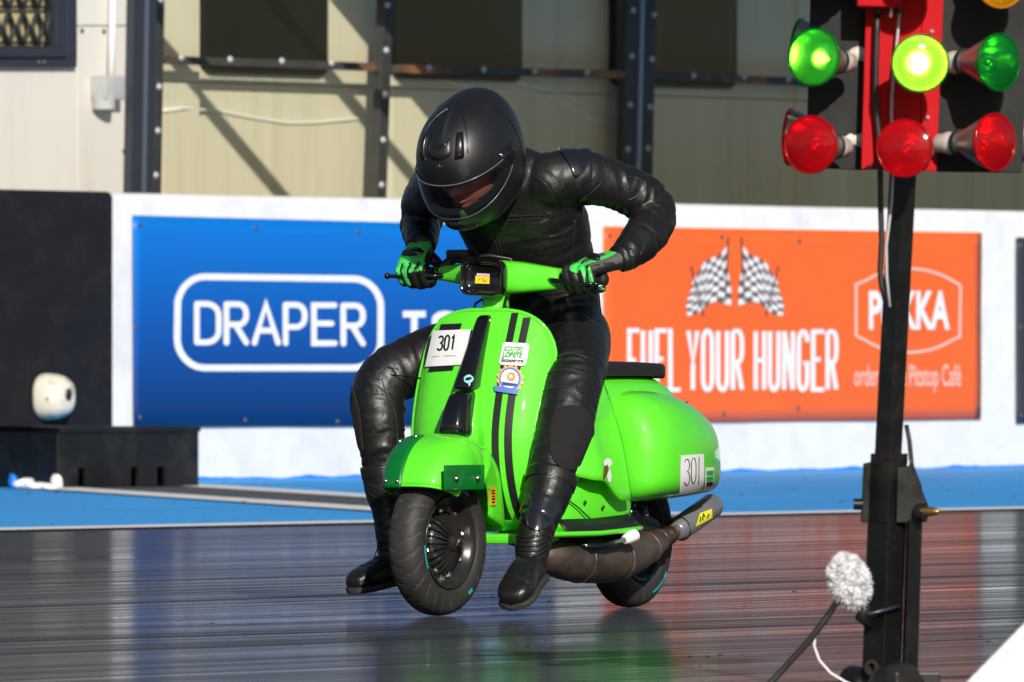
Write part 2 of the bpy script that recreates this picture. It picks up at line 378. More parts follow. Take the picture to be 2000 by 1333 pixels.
def gradient_blue():
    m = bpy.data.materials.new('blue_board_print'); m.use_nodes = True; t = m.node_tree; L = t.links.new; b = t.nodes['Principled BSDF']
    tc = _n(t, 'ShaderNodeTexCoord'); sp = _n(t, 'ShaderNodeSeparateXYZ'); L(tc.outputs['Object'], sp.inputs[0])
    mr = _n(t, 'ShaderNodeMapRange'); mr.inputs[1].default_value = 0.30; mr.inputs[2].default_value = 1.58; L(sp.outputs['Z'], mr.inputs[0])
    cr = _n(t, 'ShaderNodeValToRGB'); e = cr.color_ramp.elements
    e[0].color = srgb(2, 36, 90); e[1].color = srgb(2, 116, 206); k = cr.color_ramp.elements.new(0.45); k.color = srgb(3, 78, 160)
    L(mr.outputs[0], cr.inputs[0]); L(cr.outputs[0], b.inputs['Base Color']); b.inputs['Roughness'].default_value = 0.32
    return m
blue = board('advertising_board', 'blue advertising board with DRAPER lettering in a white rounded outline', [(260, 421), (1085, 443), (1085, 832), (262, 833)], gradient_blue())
fw = on_wall(-0.0255)
mb = MB()
for ch, x0, x1 in (('D', 384, 427), ('R', 442, 481), ('A', 497, 543), ('P', 558, 596), ('E', 614, 654), ('R', 671, 709)):
    yy = 596 if ch else 0
    lettering(mb, ch, x0, 594 + (x0 - 384) * 0.011, x1, 669 + (x0 - 384) * 0.008, 11.5, fw, rnd=True)
mb.build('lettering', WHITE_PRINT, blue)
mb = MB()
out = [(400, 541)] + [(690, 545)] + arc(690, 600, 54, 55, -90, 0, 10)[1:] + arc(690, 664, 54, 55, 0, 90, 10)[1:] + [(400, 719)] + arc(400, 661, 54, 58, 90, 180, 10)[1:] + arc(400, 600, 54, 59, 180, 270, 10)[1:-1]
ribbon(mb, out, 13, lambda x, y: fw(x, y, 0), closed=True); mb.build('outline', WHITE_PRINT, blue)
mb = MB()
for ch, x0, x1 in (('T', 793, 825), ('O', 850, 890), ('O', 915, 955), ('L', 980, 1008), ('S', 1035, 1070)):
    lettering(mb, ch, x0, 614, x1, 672, 13, fw, rnd=False)
mb.build('lettering', WHITE_PRINT, blue)
screws(blue, [(272, 440), (500, 446), (700, 452), (266, 640), (274, 816), (480, 821), (660, 824)], -0.021)

orange = board('advertising_board', 'orange advertising board reading FUEL YOUR HUNGER with crossed chequered flags', [(1181, 443), (1917, 455), (1917, 819), (1181, 826)],
               mat('orange_board_print', srgb(238, 102, 42), 0.30, vary=0.06, scale=1.2, bump=0.12, bscale=2.2))
mb = MB()
x = 1231
for word, x0, x1 in (('FUEL', 1225, 1331), ('YOUR', 1340, 1456), ('HUNGER', 1472, 1641)):
    n = len(word); wl = (x1 - x0) / n
    for i, ch in enumerate(word):
        a = x0 + wl * i
        lettering(mb, ch, a + 4, 646 + (a - 1231) * 0.006, a + wl - 7.5, 762 - (a - 1231) * 0.002, 9.0, fw)
mb.build('lettering', WHITE_PRINT, orange)
def flag(cx, sgn):
    """a waving chequered flag printed on the board, hanging from a slanted pole"""
    wq, bq, pl = MB(), MB(), MB()
    def f(i, j, nx=7, ny=9):
        s_, t_ = i / nx, j / ny
        x = cx + sgn * (12 + 72 * s_ + 14 * s_ * t_ - 4 * t_ + 3 * math.sin(t_ * 6 + s_ * 4))
        top = 478 + 66 * s_; bot = 592 + 28 * s_ * s_
        y = top + (bot - top) * t_ + 6 * math.sin(s_ * 8 + t_ * 2)
        return x, y
    for i in range(7):
        for j in range(9):
            q = [f(i, j), f(i + 1, j), f(i + 1, j + 1), f(i, j + 1)]
            (wq if (i + j) % 2 == 0 else bq).add([fw(a, b, 0) for a, b in q], [(0, 1, 2, 3)])
    k = wq.build('flag_squares', WHITE_PRINT, orange); bq.build('flag_squares', mat('flag_grey_print', (0.16, 0.10, 0.085), 0.45), orange)
    ribbon(pl, [(cx + sgn * 84, 520), (cx + sgn * 60, 618)], 3.0, lambda a, b: fw(a, b, 1)); pl.build('flag_pole', SCREW, orange); pl = MB(); ribbon(pl, [(cx + sgn * 12, 462), (cx + sgn * 18, 590)], 3.0, lambda a, b: fw(a, b, 1))
    pl.build('flag_pole', SCREW, orange)
flag(1434, -1); flag(1436, 1)
mb = MB(); cx = 1775
oc = [(1672, 556)] + arc(cx, 640, 140, 115, 232, 308, 12) + [(1876, 558), (1876, 658)] + arc(cx, 574, 140, 115, 52, 128, 12) + [(1672, 656)]
ribbon(mb, oc, 5, lambda a, b: fw(a, b, 0), closed=True); mb.build('crest_outline', mat('pale_pink_print', (0.80, 0.52, 0.45), 0.45), orange)
mb = MB(); text_fit(mb, 'PUKKA', 1697, 568, 1856, 645, lambda a, b: fw(a, b, 0), off=0.035); mb.build('lettering', WHITE_PRINT, orange)
mb = MB(); text_fit(mb, 'order at the Pitstop Café', 1668, 712, 1878, 768, lambda a, b: fw(a, b, 0), off=0.012); mb.build('lettering', bpy.data.materials['pale_pink_print'], orange)
screws(orange, [(1191, 461), (1409, 463), (1561, 471), (1913, 474), (1911, 637), (1911, 797), (1559, 798), (1413, 809), (1200, 815)], -0.021)
dark = board('advertising_board', 'charcoal advertising board bolted on beside the orange one', [(1986, 464), (2500, 470), (2500, 800), (1986, 827)], mat('charcoal_board', srgb(52, 55, 62), 0.4, vary=0.08, scale=2))
screws(dark, [(1995, 480), (1995, 640), (1995, 812)], -0.021)

# ------------------------------------------------------------------ low black box, weathered lamp, litter at the wall's foot
BLK = mat('black_sheet_metal', (0.008, 0.008, 0.009), 0.5, vary=0.25, scale=6, dirt=(0.05, 0.047, 0.044), dscale=3.5, damt=0.35, rvary=0.1, spec=0.35)
cab = thing('cable_box', 'low black sheet metal box with lid and narrow slots against the wall', 'box', TRK)
c0, c1, c2 = ground(385, 953), ground(115, 957), ground(-260, 947)
hb = 0.315
def boxwall(name, a, b, h, holes=()):
    d = (b - a); Ln = d.length; d.normalize(); q = Vector((-d.y, d.x, 0)) * 0.01
    mb = MB(); xs = [0] + [x for hx in holes for x in (hx - 0.032, hx + 0.032)] + [Ln]
    for i in range(len(xs) - 1):
        z0 = 0.0 if i % 2 == 0 else 0.12
        p, r_ = a + d * xs[i], a + d * xs[i + 1]
        mb.add([p - q + Vector((0, 0, z0)), r_ - q + Vector((0, 0, z0)), r_ - q + Vector((0, 0, h)), p - q + Vector((0, 0, h)),
                p + q + Vector((0, 0, z0)), r_ + q + Vector((0, 0, z0)), r_ + q + Vector((0, 0, h)), p + q + Vector((0, 0, h))],
               [(0, 1, 2, 3), (7, 6, 5, 4), (0, 4, 5, 1), (3, 2, 6, 7), (0, 3, 7, 4), (1, 5, 6, 2)])
    return mb.build(name, BLK, cab, fix=True)
L01 = (c0 - c1).length
boxwall('side_panel', c1, c0, hb, [L01 * 0.155, L01 * 0.535, L01 * 0.725]); boxwall('side_panel', c2, c1, hb)
c0b = Vector((c0.x + 0.1, -0.03, 0)); c2b = Vector((c2.x, -0.03, 0))
boxwall('side_panel', c0, c0b, hb)
mb = MB(); pts = [c0, c1, c2, c2b, c0b]; mid = sum(pts, Vector()) / 5
op = [mid + (p - mid) * 1.02 for p in pts]
mb.add([(p.x, min(p.y, -0.024), hb) for p in op] + [(p.x, min(p.y, -0.024), hb + 0.03) for p in op], [(4, 3, 2, 1, 0), (5, 6, 7, 8, 9)] + [(j, (j + 1) % 5, 5 + (j + 1) % 5, 5 + j) for j in range(5)])
mb.build('lid', BLK, cab, fix=True, bev=0.004)
lamp = thing('wall_lamp', 'weathered white plastic lamp housing with a dark hole on the black wall end', 'lamp', TRK @ Matrix.Translation(at(91, 775, -0.03)))
mb = MB(); prof = []
for i in range(17):
    th = i / 16 * math.pi / 2
    prof.append((th, 0.135 * math.cos(th) ** 0.55 * (1 if i < 16 else 0), 0.16 * math.sin(th)))
rings = []
for th, r_, dp in prof:
    rings.append([Vector((math.copysign(abs(math.cos(a)) ** 0.75, math.cos(a)) * r_ * 1.02, -dp, math.copysign(abs(math.sin(a)) ** 0.75, math.sin(a)) * r_)) for a in np.linspace(0, 2 * math.pi, 25)[:-1]])
mb.loft(rings, True, True, False); mb.build('housing', mat('chipped_white_plastic', (0.72, 0.68, 0.58), 0.5, vary=0.12, scale=8, dirt=(0.16, 0.12, 0.08), dscale=9, damt=0.9, bump=0.5, bscale=12), lamp, True, fix=True)
mb = MB(); mb.lathe([(0.034, -0.03), (0.030, 0.002), (0.012, 0.003), (0.0005, 0.003)], Matrix.Translation((-0.010, -0.166, 0.012)) @ Matrix.Rotation(R(-110), 4, 'Z') @ Matrix.Diagonal((1, 0.8, 1.15, 1)), 14); mb.build('lens_socket', mat('dark_socket', (0.02, 0.02, 0.02), 0.3), lamp, True)
mb = MB(); mb.tube([(-0.112, -0.085, 0.03), (-0.112, -0.088, -0.01), (-0.100, -0.105, -0.05)], [0.006, 0.014, 0.007], 8); mb.build('crack', bpy.data.materials['dark_socket'], lamp, True)
def lump(name, label, px, py, size, m, seed, cat, group=None):
    bm = bmesh.new(); bmesh.ops.create_icosphere(bm, subdivisions=2, radius=1)
    for v in bm.verts:
        k = 1 + 0.5 * noise.noise(v.co * 1.4 + Vector((seed, 0, 0))); v.co = Vector((v.co.x * size[0] * k, v.co.y * size[1] * k, max(-0.6, v.co.z) * size[2] * k))
    me = bpy.data.meshes.new(name); bm.to_mesh(me); bm.free()
    o = link(name, me, m, None, True); p = ground(px, py); o.matrix_world = TRK @ Matrix.Translation((p.x, p.y, size[2] * 0.55 + 0.012)); return tag(o, label, cat, group)
FOAM = mat('white_foam', (0.75, 0.75, 0.74), 0.8, bump=0.3)
for i, (x, y, a, b, lb) in enumerate([(52, 957, .10, .035, 'fat white foam scrap beside the blue plastic scrap'), (78, 957.5, .12, .02, 'long flat white foam scrap along the black box base'), (100, 959, .07, .018, 'smallest flat white foam scrap at the black box base'), (111, 957, .03, .05, 'upright white foam scrap at the corner of the black box')]):
    lump('foam_scrap', lb, x, y, (a, 0.04, b), FOAM, i * 3.1, 'foam scrap', 'foam scraps by the black box')
lump('bottle_cap', 'small bright blue plastic scrap leaning on the black box', 26, 956, (0.03, 0.03, 0.05), mat('blue_plastic', srgb(20, 120, 220), 0.4), 9, 'litter')
lump('rusty_bracket', 'small rusty stub on the lid of the black box', 307, 931, (0.035, 0.03, 0.03), mat('rust', (0.18, 0.08, 0.05), 0.9, vary=.3), 5, 'bracket').matrix_world = TRK @ Matrix.Translation(Vector((at(307, 859, -0.12).x, -0.12, at(307, 859, -0.12).z)))

# ------------------------------------------------------------------ white cabin at the left with grilled window and conduit
VB = 1.4
NAVY = mat('anthracite_frame', srgb(44, 48, 58), 0.45, vary=0.08, scale=3)
wc = thing('site_cabin', 'off-white clad cabin with a grilled anthracite window behind the barrier', 'building', TRK)
cream = mat('cream_cladding', srgb(214, 210, 202), 0.6, vary=0.05, scale=1.0, stretch=(3, 3, 0.35), dirt=(0.40, 0.36, 0.30), dscale=1.4, damt=0.25)
YT = -120
mb = MB()
for (x0, x1, y0, y1) in ((-900, 256, 52, 420), (151, 256, YT, 49.5), (-900, 150, YT - 20, -60)):
    plate(mb, [(x0, y0), (x1, y0 + 0.036 * (x1 - x0) * 0), (x1, y1), (x0, y1)], VB, 0.06)
for (x0, x1, y0, y1) in ((-900, 151, 100, 420), (151.6, 259, 52, 420), (151.6, 259, YT, 50), (-900, 151, YT - 20, -60)):
    mb2 = MB(); plate(mb2, [(x0, y0), (x1, y0), (x1, y1), (x0, y1)], VB - 0.004, 0.05); mb2.build('cladding_panel', cream, wc, bev=0.004)
mb = MB(); plate(mb, [(-900, YT - 20), (259, YT - 20), (259, 420), (-900, 420)], VB + 0.3, 2.5); mb.build('core', cream, wc)
mb = MB(); plate(mb, [(-500, -90), (151, -90), (149, 134), (-500, 127)], VB - 0.02, 0.05)
def frame(mb, ox0, oy0, ox1, oy1, t_, v, dep):
    plate(mb, rect(ox0, oy0, ox1, oy0 + t_), v, dep); plate(mb, rect(ox0, oy1 - t_, ox1, oy1), v, dep)
    plate(mb, rect(ox0, oy0 + t_, ox0 + t_, oy1 - t_), v, dep); plate(mb, rect(ox1 - t_, oy0 + t_, ox1, oy1 - t_), v, dep)
mb = MB(); frame(mb, -180, -70, 151, 132, 19, VB - 0.05, 0.1); wf = mb.build('window', NAVY, wc, fix=True, bev=0.006)
mb = MB(); frame(mb, -160, -50, 131, 112, 21, VB - 0.075, 0.1); mb.build('casement', NAVY, wf, fix=True, bev=0.006)
mb = MB(); plate(mb, rect(-139, -30, 110, 90), VB + 0.02, 0.01)
mb.build('lit_interior_sheet', mat('cream_interior', srgb(188, 178, 136), 0.7), wf)  # flat cream sheet coloured as the lit interior behind the grille
gm = mat('black_grille', (0.01, 0.01, 0.01), 0.5)
for k in range(8):
    cx0 = 87 - 28 * k
    mb = MB()
    for j in range(-1, 1):
        y0 = 62 + 70 * j - 25
        L_ = [(cx0 - 7, y0 - 35), (cx0 - 13, y0 - 20), (cx0 - 8, y0 - 6), (cx0 - 3, y0)]
        for sg in (-1, 1):
            ps = [(cx0 + sg * (14 - 9 * math.sin(max(0, math.pi * i / 12))), y0 + 58 * i / 12 - 10) for i in range(13)]
            mb.tube([at(x, y, VB - 0.02) for x, y in ps], 0.016, 6)
        mb.tube([at(cx0 - 14, y0 + 47, VB - 0.02), at(cx0 + 14, y0 + 47, VB - 0.02)], 0.011, 6)
    mb.build('grille_bar', gm, wf, True)
for x, y in ((77, 122), (87, 122)):
    o = link('screw', SCREW_ME, None, wc, True); o.location = at(x, y, VB - 0.052); o.material_slots
for x, y in ((160, 61), (203, 62), (251, 63), (248, 140), (242, 296)):
    o = link('screw', SCREW_ME, None, wc, True); o.location = at(x, y, VB - 0.006)
cd = thing('electrical_conduit', 'white conduit pipe dropping into a grey junction box on the cream cladding', 'conduit', TRK)
GREYP = mat('grey_plastic', (0.42, 0.43, 0.42), 0.5, vary=.05)
mb = MB(); mb.tube([at(222, -80, VB - 0.045), at(219, 60, VB - 0.045), at(217, 150, VB - 0.045)], 0.021, 12); mb.build('pipe', mat('white_pvc', (0.78, 0.78, 0.76), 0.4), cd, True)
mb = MB(); pc = at(211, 172, VB - 0.065); mb.box(pc, (0.20, 0.12, 0.145), bev=0.012); mb.build('junction_box', GREYP, cd, autos=40)
mb = MB(); pc = at(203, 205, VB - 0.06); mb.tube([pc + Vector((0, 0, 0.06)), pc + Vector((0, 0, -0.028))], [0.075, 0.07], 16); mb.build('gland', GREYP, cd, autos=40)

# ------------------------------------------------------------------ steel screen frame with clear panes, tan cabin behind
VF = 1.5
STEEL = mat('dark_painted_steel', (0.035, 0.036, 0.033), 0.5, vary=0.2, scale=8)
def rusty():
    return mat('rusting_steel', (0.045, 0.045, 0.038), 0.6, vary=0.25, scale=6, dirt=(0.38, 0.14, 0.03), dscale=1.7, damt=1.0, bump=0.2)
RUST = rusty()
sf = thing('screen_frame', 'rust-streaked dark steel frame holding clear panes behind the barrier', 'screen frame', TRK)
def post(name, xt, xb, wd, v, dep, m, yt=-100, yb=440):
    mb = MB(); plate(mb, [(xt - wd / 2, yt), (xt + wd / 2, yt), (xb + wd / 2, yb), (xb - wd / 2, yb)], v, dep); return mb.build(name, m, sf, fix=True, bev=0.005)
post('corner_post', 286, 277, 46, VF - 0.16, 0.2, NAVY)
mb = MB(); plate(mb, [(287, -100), (293, -100), (284, 440), (278, 440)], VF - 0.168, 0.01); mb.build('post_rib', mat('navy_rib', srgb(84, 92, 108), 0.4), sf)
post('post', 316.5, 307, 15, VF - 0.02, 0.06, STEEL)
post('post', 763, 744, 19, VF - 0.02, 0.06, STEEL)
post('post', 1242, 1229, 29, VF - 0.02, 0.06, STEEL); post('post', 1273, 1261, 24, VF - 0.02, 0.06, STEEL)
mb = MB(); plate(mb, [(1256, -100), (1261.5, -100), (1249, 440), (1243.5, 440)], VF - 0.04, 0.03); mb.build('joint_strip', mat('zinc_strip', srgb(150, 165, 195), 0.35, 0.5), sf)
post('post', 1648, 1641, 17, VF + 0.3, 0.06, STEEL)
for (x0, y0, x1, y1) in ((323, 117, 752, 132), (768, 134.5, 1225, 146), (1275, 148, 1637, 163), (1657, 166, 2300, 192)):
    mb = MB(); plate(mb, [(x0, y0 - 8), (x1, y1 - 8), (x1, y1 + 8), (x0, y0 + 8)], VF - 0.012, 0.045); mb.build('rail', RUST, sf, fix=True, bev=0.004)
bolt_mat = mat('galvanised_bolt', (0.42, 0.43, 0.45), 0.45, 0.3)
mb = MB(); mb.lathe([(0, -0.016), (0.013, -0.015), (0.019, -0.004), (0.024, 0.0), (0.024, 0.004)], Matrix.Rotation(R(90), 4, 'Z'), 12); BOLT = mb.mesh('bolt'); BOLT.materials.append(bolt_mat)
bl = [(355, 113), (450, 117), (551, 120), (648, 124), (838, 133), (945, 136), (1045, 139), (1147, 141), (1355, 148), (1454, 151), (1540, 155)]
bl += [(315, 0), (311.5, 170), (309, 256), (305, 343), (757, 10), (755, 99), (752, 186), (749, 274), (746, 362)]
bl += [(1237, 20), (1234, 110), (1231, 205), (1227, 292), (1278, 28), (1274, 116), (1270, 209), (1266, 290), (1263, 376)]
for x, y in bl:
    o = link('bolt', BOLT, None, sf, True); o.location = at(x, y, VF - 0.025)
def clear_pane():
    m = bpy.data.materials.new('clear_acrylic'); m.use_nodes = True; t = m.node_tree; t.nodes.clear(); L = t.links.new
    o = _n(t, 'ShaderNodeOutputMaterial'); tr = _n(t, 'ShaderNodeBsdfTransparent'); tr.inputs[0].default_value = (0.90, 0.90, 0.86, 1)
    gl = _n(t, 'ShaderNodeBsdfGlossy'); gl.inputs['Roughness'].default_value = 0.05; gl.inputs['Color'].default_value = (0.8, 0.8, 0.8, 1)
    lw = _n(t, 'ShaderNodeLayerWeight'); lw.inputs[0].default_value = 0.5
    pw = _n(t, 'ShaderNodeMath', operation='POWER'); pw.inputs[1].default_value = 5; L(lw.outputs['Facing'], pw.inputs[0])
    fr = _n(t, 'ShaderNodeMath', operation='MULTIPLY_ADD'); fr.inputs[1].default_value = 0.9; fr.inputs[2].default_value = 0.05; L(pw.outputs[0], fr.inputs[0])
    mx = _n(t, 'ShaderNodeMixShader'); L(fr.outputs[0], mx.inputs[0]); L(tr.outputs[0], mx.inputs[1]); L(gl.outputs[0], mx.inputs[2])
    nz = _n(t, 'ShaderNodeTexNoise'); nz.inputs['Scale'].default_value = 0.9; bp = _n(t, 'ShaderNodeBump'); bp.inputs['Strength'].default_value = 0.25; bp.inputs['Distance'].default_value = 0.02
    tc = _n(t, 'ShaderNodeTexCoord'); L(tc.outputs['Object'], nz.inputs['Vector']); L(nz.outputs['Fac'], bp.inputs['Height']); L(bp.outputs[0], gl.inputs['Normal'])
    L(mx.outputs[0], o.inputs[0]); return m
PANE = clear_pane()
for (x0, x1) in ((320, 752), (768, 1226), (1276, 1640), (1656, 2300)):
    mb = MB()
    nX, nY = 12, 10
    rows = []
    for j in range(nY + 1):
        rows.append([at(x1 - (x1 - x0) * i / nX, -100 + 540 * j / nY, VF + 0.055) + Vector((0, 0.006 * noise.noise(Vector((i * .7 + x0, j * .7, 1))), 0)) for i in range(nX + 1)])
    mb.grid(rows); mb.build('pane', PANE, sf, True)
tc_ = thing('site_cabin', 'tan clad cabin with dark round-cornered windows seen through the clear screen', 'building', TRK)
VT = 1.72
TAN = mat('tan_cladding', srgb(222, 215, 190), 0.65, vary=0.04, scale=1.5, stretch=(5, 5, 0.3), dirt=(0.30, 0.27, 0.18), dscale=1.2, damt=0.2)
for (x0, x1, v) in ((300, 390, VT - 0.06), (391.2, 742, VT), (743, 1032, VT), (1033, 1190, VT), (1191, 1560, VT), (1561, 1900, VT - 0.05), (1901, 2400, VT)):
    for (y0, y1) in ((-180, 160.5), (162.5, 470)):
        mb = MB(); sl = 0.0
        plate(mb, [(x0, y0 + (x0 - 400) * 0.03), (x1, y0 + (x1 - 400) * 0.03), (x1, y1 + (x1 - 400) * 0.03), (x0, y1 + (x0 - 400) * 0.03)], v, 0.05); mb.build('cladding_panel', TAN, tc_, bev=0.003)
mb = MB(); plate(mb, [(295, -200), (2420, -150), (2420, 520), (295, 480)], VT + 0.06, 2.0); mb.build('core', TAN, tc_)
DG = mat('dark_window_glass', (0.006, 0.007, 0.005), 0.08, spec=0.35)
GK = mat('black_gasket', (0.012, 0.012, 0.011), 0.5)
def rounded(x0, y0, x1, y1, r, sl):
    pts = arc(x0 + r, y0 + r, r, r, 180, 270, 6) + arc(x1 - r, y0 + r, r, r, 270, 360, 6) + arc(x1 - r, y1 - r, r, r, 0, 90, 6) + arc(x0 + r, y1 - r, r, r, 90, 180, 6)
    return [(x, y + sl * (x - x0)) for x, y in pts]
for (x0, x1, y1) in ((398, 641, 143), (768, 1020, 154), (1198, 1440, 168), (1700, 1950, 190)):
    mb = MB(); plate(mb, rounded(x0, -170, x1, y1, 20, 0.03), VT - 0.035, 0.035); wo_ = mb.build('window', GK, tc_)
    mb = MB(); plate(mb, rounded(x0 + 6, -164, x1 - 6, y1 - 6, 16, 0.03), VT - 0.038, 0.002); mb.build('pane', DG, wo_)
# unseen canopy and bars added above the view to shade the cladding
cn = thing('shade_canopy', 'unseen flat canopy and bars added above the tan cabin to shade it', 'canopy', TRK)
zr = at(479, -195, VT).z
mb = MB(); ua, ub = at(484, -195, VT).x, at(2400, -195, VT).x
mb.box(((ua + ub) / 2, VT - 1.55, zr + 0.05), (ub - ua, 3.1, 0.10)); mb.build('shade_sheet', mat('shade_sheet', (0.3, 0.3, 0.3), 0.6), cn)
for px in (40, 352):
    u_ = at(px, -195, VT).x; mb = MB(); mb.box((u_, VT - 1.6, zr), (0.075, 3.3, 0.075)); mb.build('shade_bar', STEEL, cn)
# pale tubes standing in for the wavy glints in the clear panes
CW = mat('pale_glint', (0.86, 0.85, 0.78), 0.5)
for lb, pts in zip(('pale wavy glint shaped as a tube across the sunlit left-hand pane', 'longer pale glint shaped as a tube dropping to the wide double post', 'shorter pale glint shaped as a tube ending on the wide double post'), ([(318, 217), (360, 212), (420, 217), (500, 232), (560, 241), (620, 240), (700, 232), (748, 224)], [(840, 150), (900, 165), (960, 180), (1010, 178), (1060, 186), (1110, 210), (1160, 240), (1222, 264)], [(1010, 160), (1080, 178), (1140, 205), (1222, 240)])):
    mb = MB(); mb.tube([at(x, y, VT - 0.006 - (0.06 if x < 391 else 0)) for x, y in pts], 0.010, 8)
    o = mb.build('pane_glint', CW, None, True); o.matrix_world = TRK; tag(o, lb, 'cable', 'pane glints shaped as tubes')
# ================================================================== start-light tree
def cam_pt(px, py, D):
    return Vector(((px - 1000) / F_PX * D, D, CAM_H + (HORIZON - py) / F_PX * D))
DT = 23.9
tree_o = cam_pt(1735, 1356, DT); tree_o.z = 0
tree = thing('start_light_tree', 'black post with red and black panels carrying red, amber and green start lamps', 'start lights', Matrix.Translation(tree_o))
def tp(px, py, dy=0.0): return cam_pt(px, py, DT + dy) - tree_o
POSTM = mat('black_post_paint', (0.009, 0.009, 0.0088), 0.32, vary=0.3, scale=9, dirt=(0.06, 0.05, 0.042), dscale=7, damt=0.4, rvary=0.12, spec=0.35)
REDP = mat('red_panel_paint', (0.46, 0.004, 0.008), 0.55, vary=0.08, scale=3, spec=0.12)
BLKP = mat('black_panel', (0.012, 0.012, 0.012), 0.6, vary=0.25, scale=5, dirt=(0.04, 0.038, 0.034), dscale=6, damt=0.5, spec=0.25)
def post_prism(name, xl, xc, xr, yt, yb, m, lean=0.0, dl=0.035, dr=0.035, parent=tree, bev=0.002):
    """square post seen over its corner: left edge, near corner, right edge in pixels at the top; lean shifts the foot"""
    rings = []
    for y, sh in ((yb, lean), (yt, 0)):
        l, c, r_ = tp(xl + sh, y, dl), tp(xc + sh, y, 0), tp(xr + sh, y, dr)
        rings.append([l, c, r_, l + r_ - c])
    mb = MB(); mb.loft(rings); return mb.build(name, m, parent, fix=True, bev=bev)
post_prism('upper_post', 1737, 1767, 1791, 330, 900, POSTM, -30)
post_prism('sleeve', 1700, 1740, 1774, 886, 1022, POSTM, -7, 0.045, 0.045)
post_prism('lower_post', 1694, 1736, 1771, 1015, 1340, POSTM, -12, 0.045, 0.045)
post_prism('rear_post', 1770, 1776, 1802, 1015, 1340, POSTM, -10, 0.02, 0.05)
def tplate(name, px, dy, dep, m, parent=tree, bev=0.002):
    mb = MB(); f = [tp(x, y, dy) for x, y in px]; b = [p + Vector((0, dep, 0)) for p in f]; n = len(f)
    mb.add(f + b, [tuple(range(n - 1, -1, -1)), tuple(range(n, 2 * n))] + [(j, (j + 1) % n, n + (j + 1) % n, n + j) for j in range(n)])
    return mb.build(name, m, parent, fix=True, bev=bev)
tplate('clamp_plate', [(1687, 906), (1701, 903), (1697, 1022), (1682, 1020)], 0.02, 0.05, POSTM)
tplate('hinge_plate', [(1752, 914), (1776, 912), (1780, 897), (1800, 948), (1802, 960), (1812, 984), (1811, 1020), (1750, 1022)], 0.008, 0.05, POSTM)
mb = MB(); c = tp(1797, 999, -0.005); mb.lathe([(0, -0.004), (0.019, -0.004), (0.019, 0.012), (0, 0.012)], Matrix.Translation(c) @ Matrix.Rotation(R(-35), 4, 'Z'), 18); mb.build('washer', POSTM, tree, autos=40)
mb = MB(); mb.lathe([(0.0095, 0.0), (0.0105, 0.02), (0.0085, 0.026), (0.0085, 0.030), (0.004, 0.038), (0, 0.039)], Matrix.Translation(c + Vector((0.006, -0.006, 0))) @ Matrix.Rotation(R(-25), 4, 'Z'), 16); mb.build('pivot_bolt', mat('brass_bolt', (0.45, 0.26, 0.10), 0.35, 0.9, vary=0.3, scale=40), tree, autos=40)
mb = MB(); mb.lathe([(0.012, 0.0), (0.012, 0.02), (0, 0.02)], Matrix.Translation(tp(1685, 985, 0.03)) @ Matrix.Rotation(R(180), 4, 'Z'), 12); mb.build('bolt_head', POSTM, tree, autos=40)
mb = MB(); mb.lathe([(0.017, 0.0), (0.017, -0.006), (0.010, -0.006), (0.010, 0.012), (0, 0.012)], Matrix.Translation(tp(1704, 1304, 0.012)) @ Matrix.Rotation(R(55), 4, 'Z'), 16); mb.build('pivot_hole', mat('rusty_bush', (0.07, 0.05, 0.04), 0.6, 0.5), tree, autos=40)
# wheeled foot
mb = MB(); mb.lathe([(0, -0.018), (0.052, -0.018), (0.058, -0.010), (0.058, 0.010), (0.052, 0.018), (0, 0.018)], Matrix.Translation(tp(1668, 1352, 0.09)) @ Matrix.Rotation(R(20), 4, 'Z'), 28); mb.build('castor', POSTM, tree, autos=40)
mb = MB(); mb.lathe([(0, -0.018), (0.060, -0.018), (0.066, -0.010), (0.066, 0.010), (0.060, 0.018), (0, 0.018)], Matrix.Translation(tp(1752, 1352, -0.06)) @ Matrix.Rotation(R(70), 4, 'Z'), 28); mb.build('castor', POSTM, tree, autos=40)
mb = MB(); mb.box(tp(1790, 1335, -0.03), (0.10, 0.10, 0.05), bev=0.004); mb.build('foot_bracket', POSTM, tree)
mb = MB(); mb.box(tp(1737, 1350, 0.06), (0.20, 0.16, 0.015), bev=0.004); mb.build('foot_plate', POSTM, tree)
# panels
tplate('black_panel', [(1586, -120), (1699, -110), (1692, 333), (1574, 328)], 0.06, 0.02, BLKP)
tplate('black_panel', [(1846, -120), (2016, -115), (1996, 338), (1826, 336)], 0.03, 0.02, BLKP)
tplate('red_panel', [(1695, -120), (1802, -120), (1797, 334), (1682, 331)], 0.0, 0.02, REDP)
tplate('red_panel', [(1802.3, -120), (1848, -120), (1829, 336), (1797.3, 334)], 0.003, 0.02, REDP)
tplate('red_box', [(1674, -140), (1765, -140), (1765, 15), (1674, 13)], -0.09, 0.09, REDP, bev=0.004)
for x, y in ((1700, 324), (1820, 62), (1812, 230), (1832, 120)):
    mb = MB(); mb.lathe([(0, -0.004), (0.004, -0.003), (0.0045, 0)], Matrix.Translation(tp(x, y, 0)) @ Matrix.Rotation(R(90), 4, 'Z'), 10); mb.build('rivet', bolt_mat, tree, True)
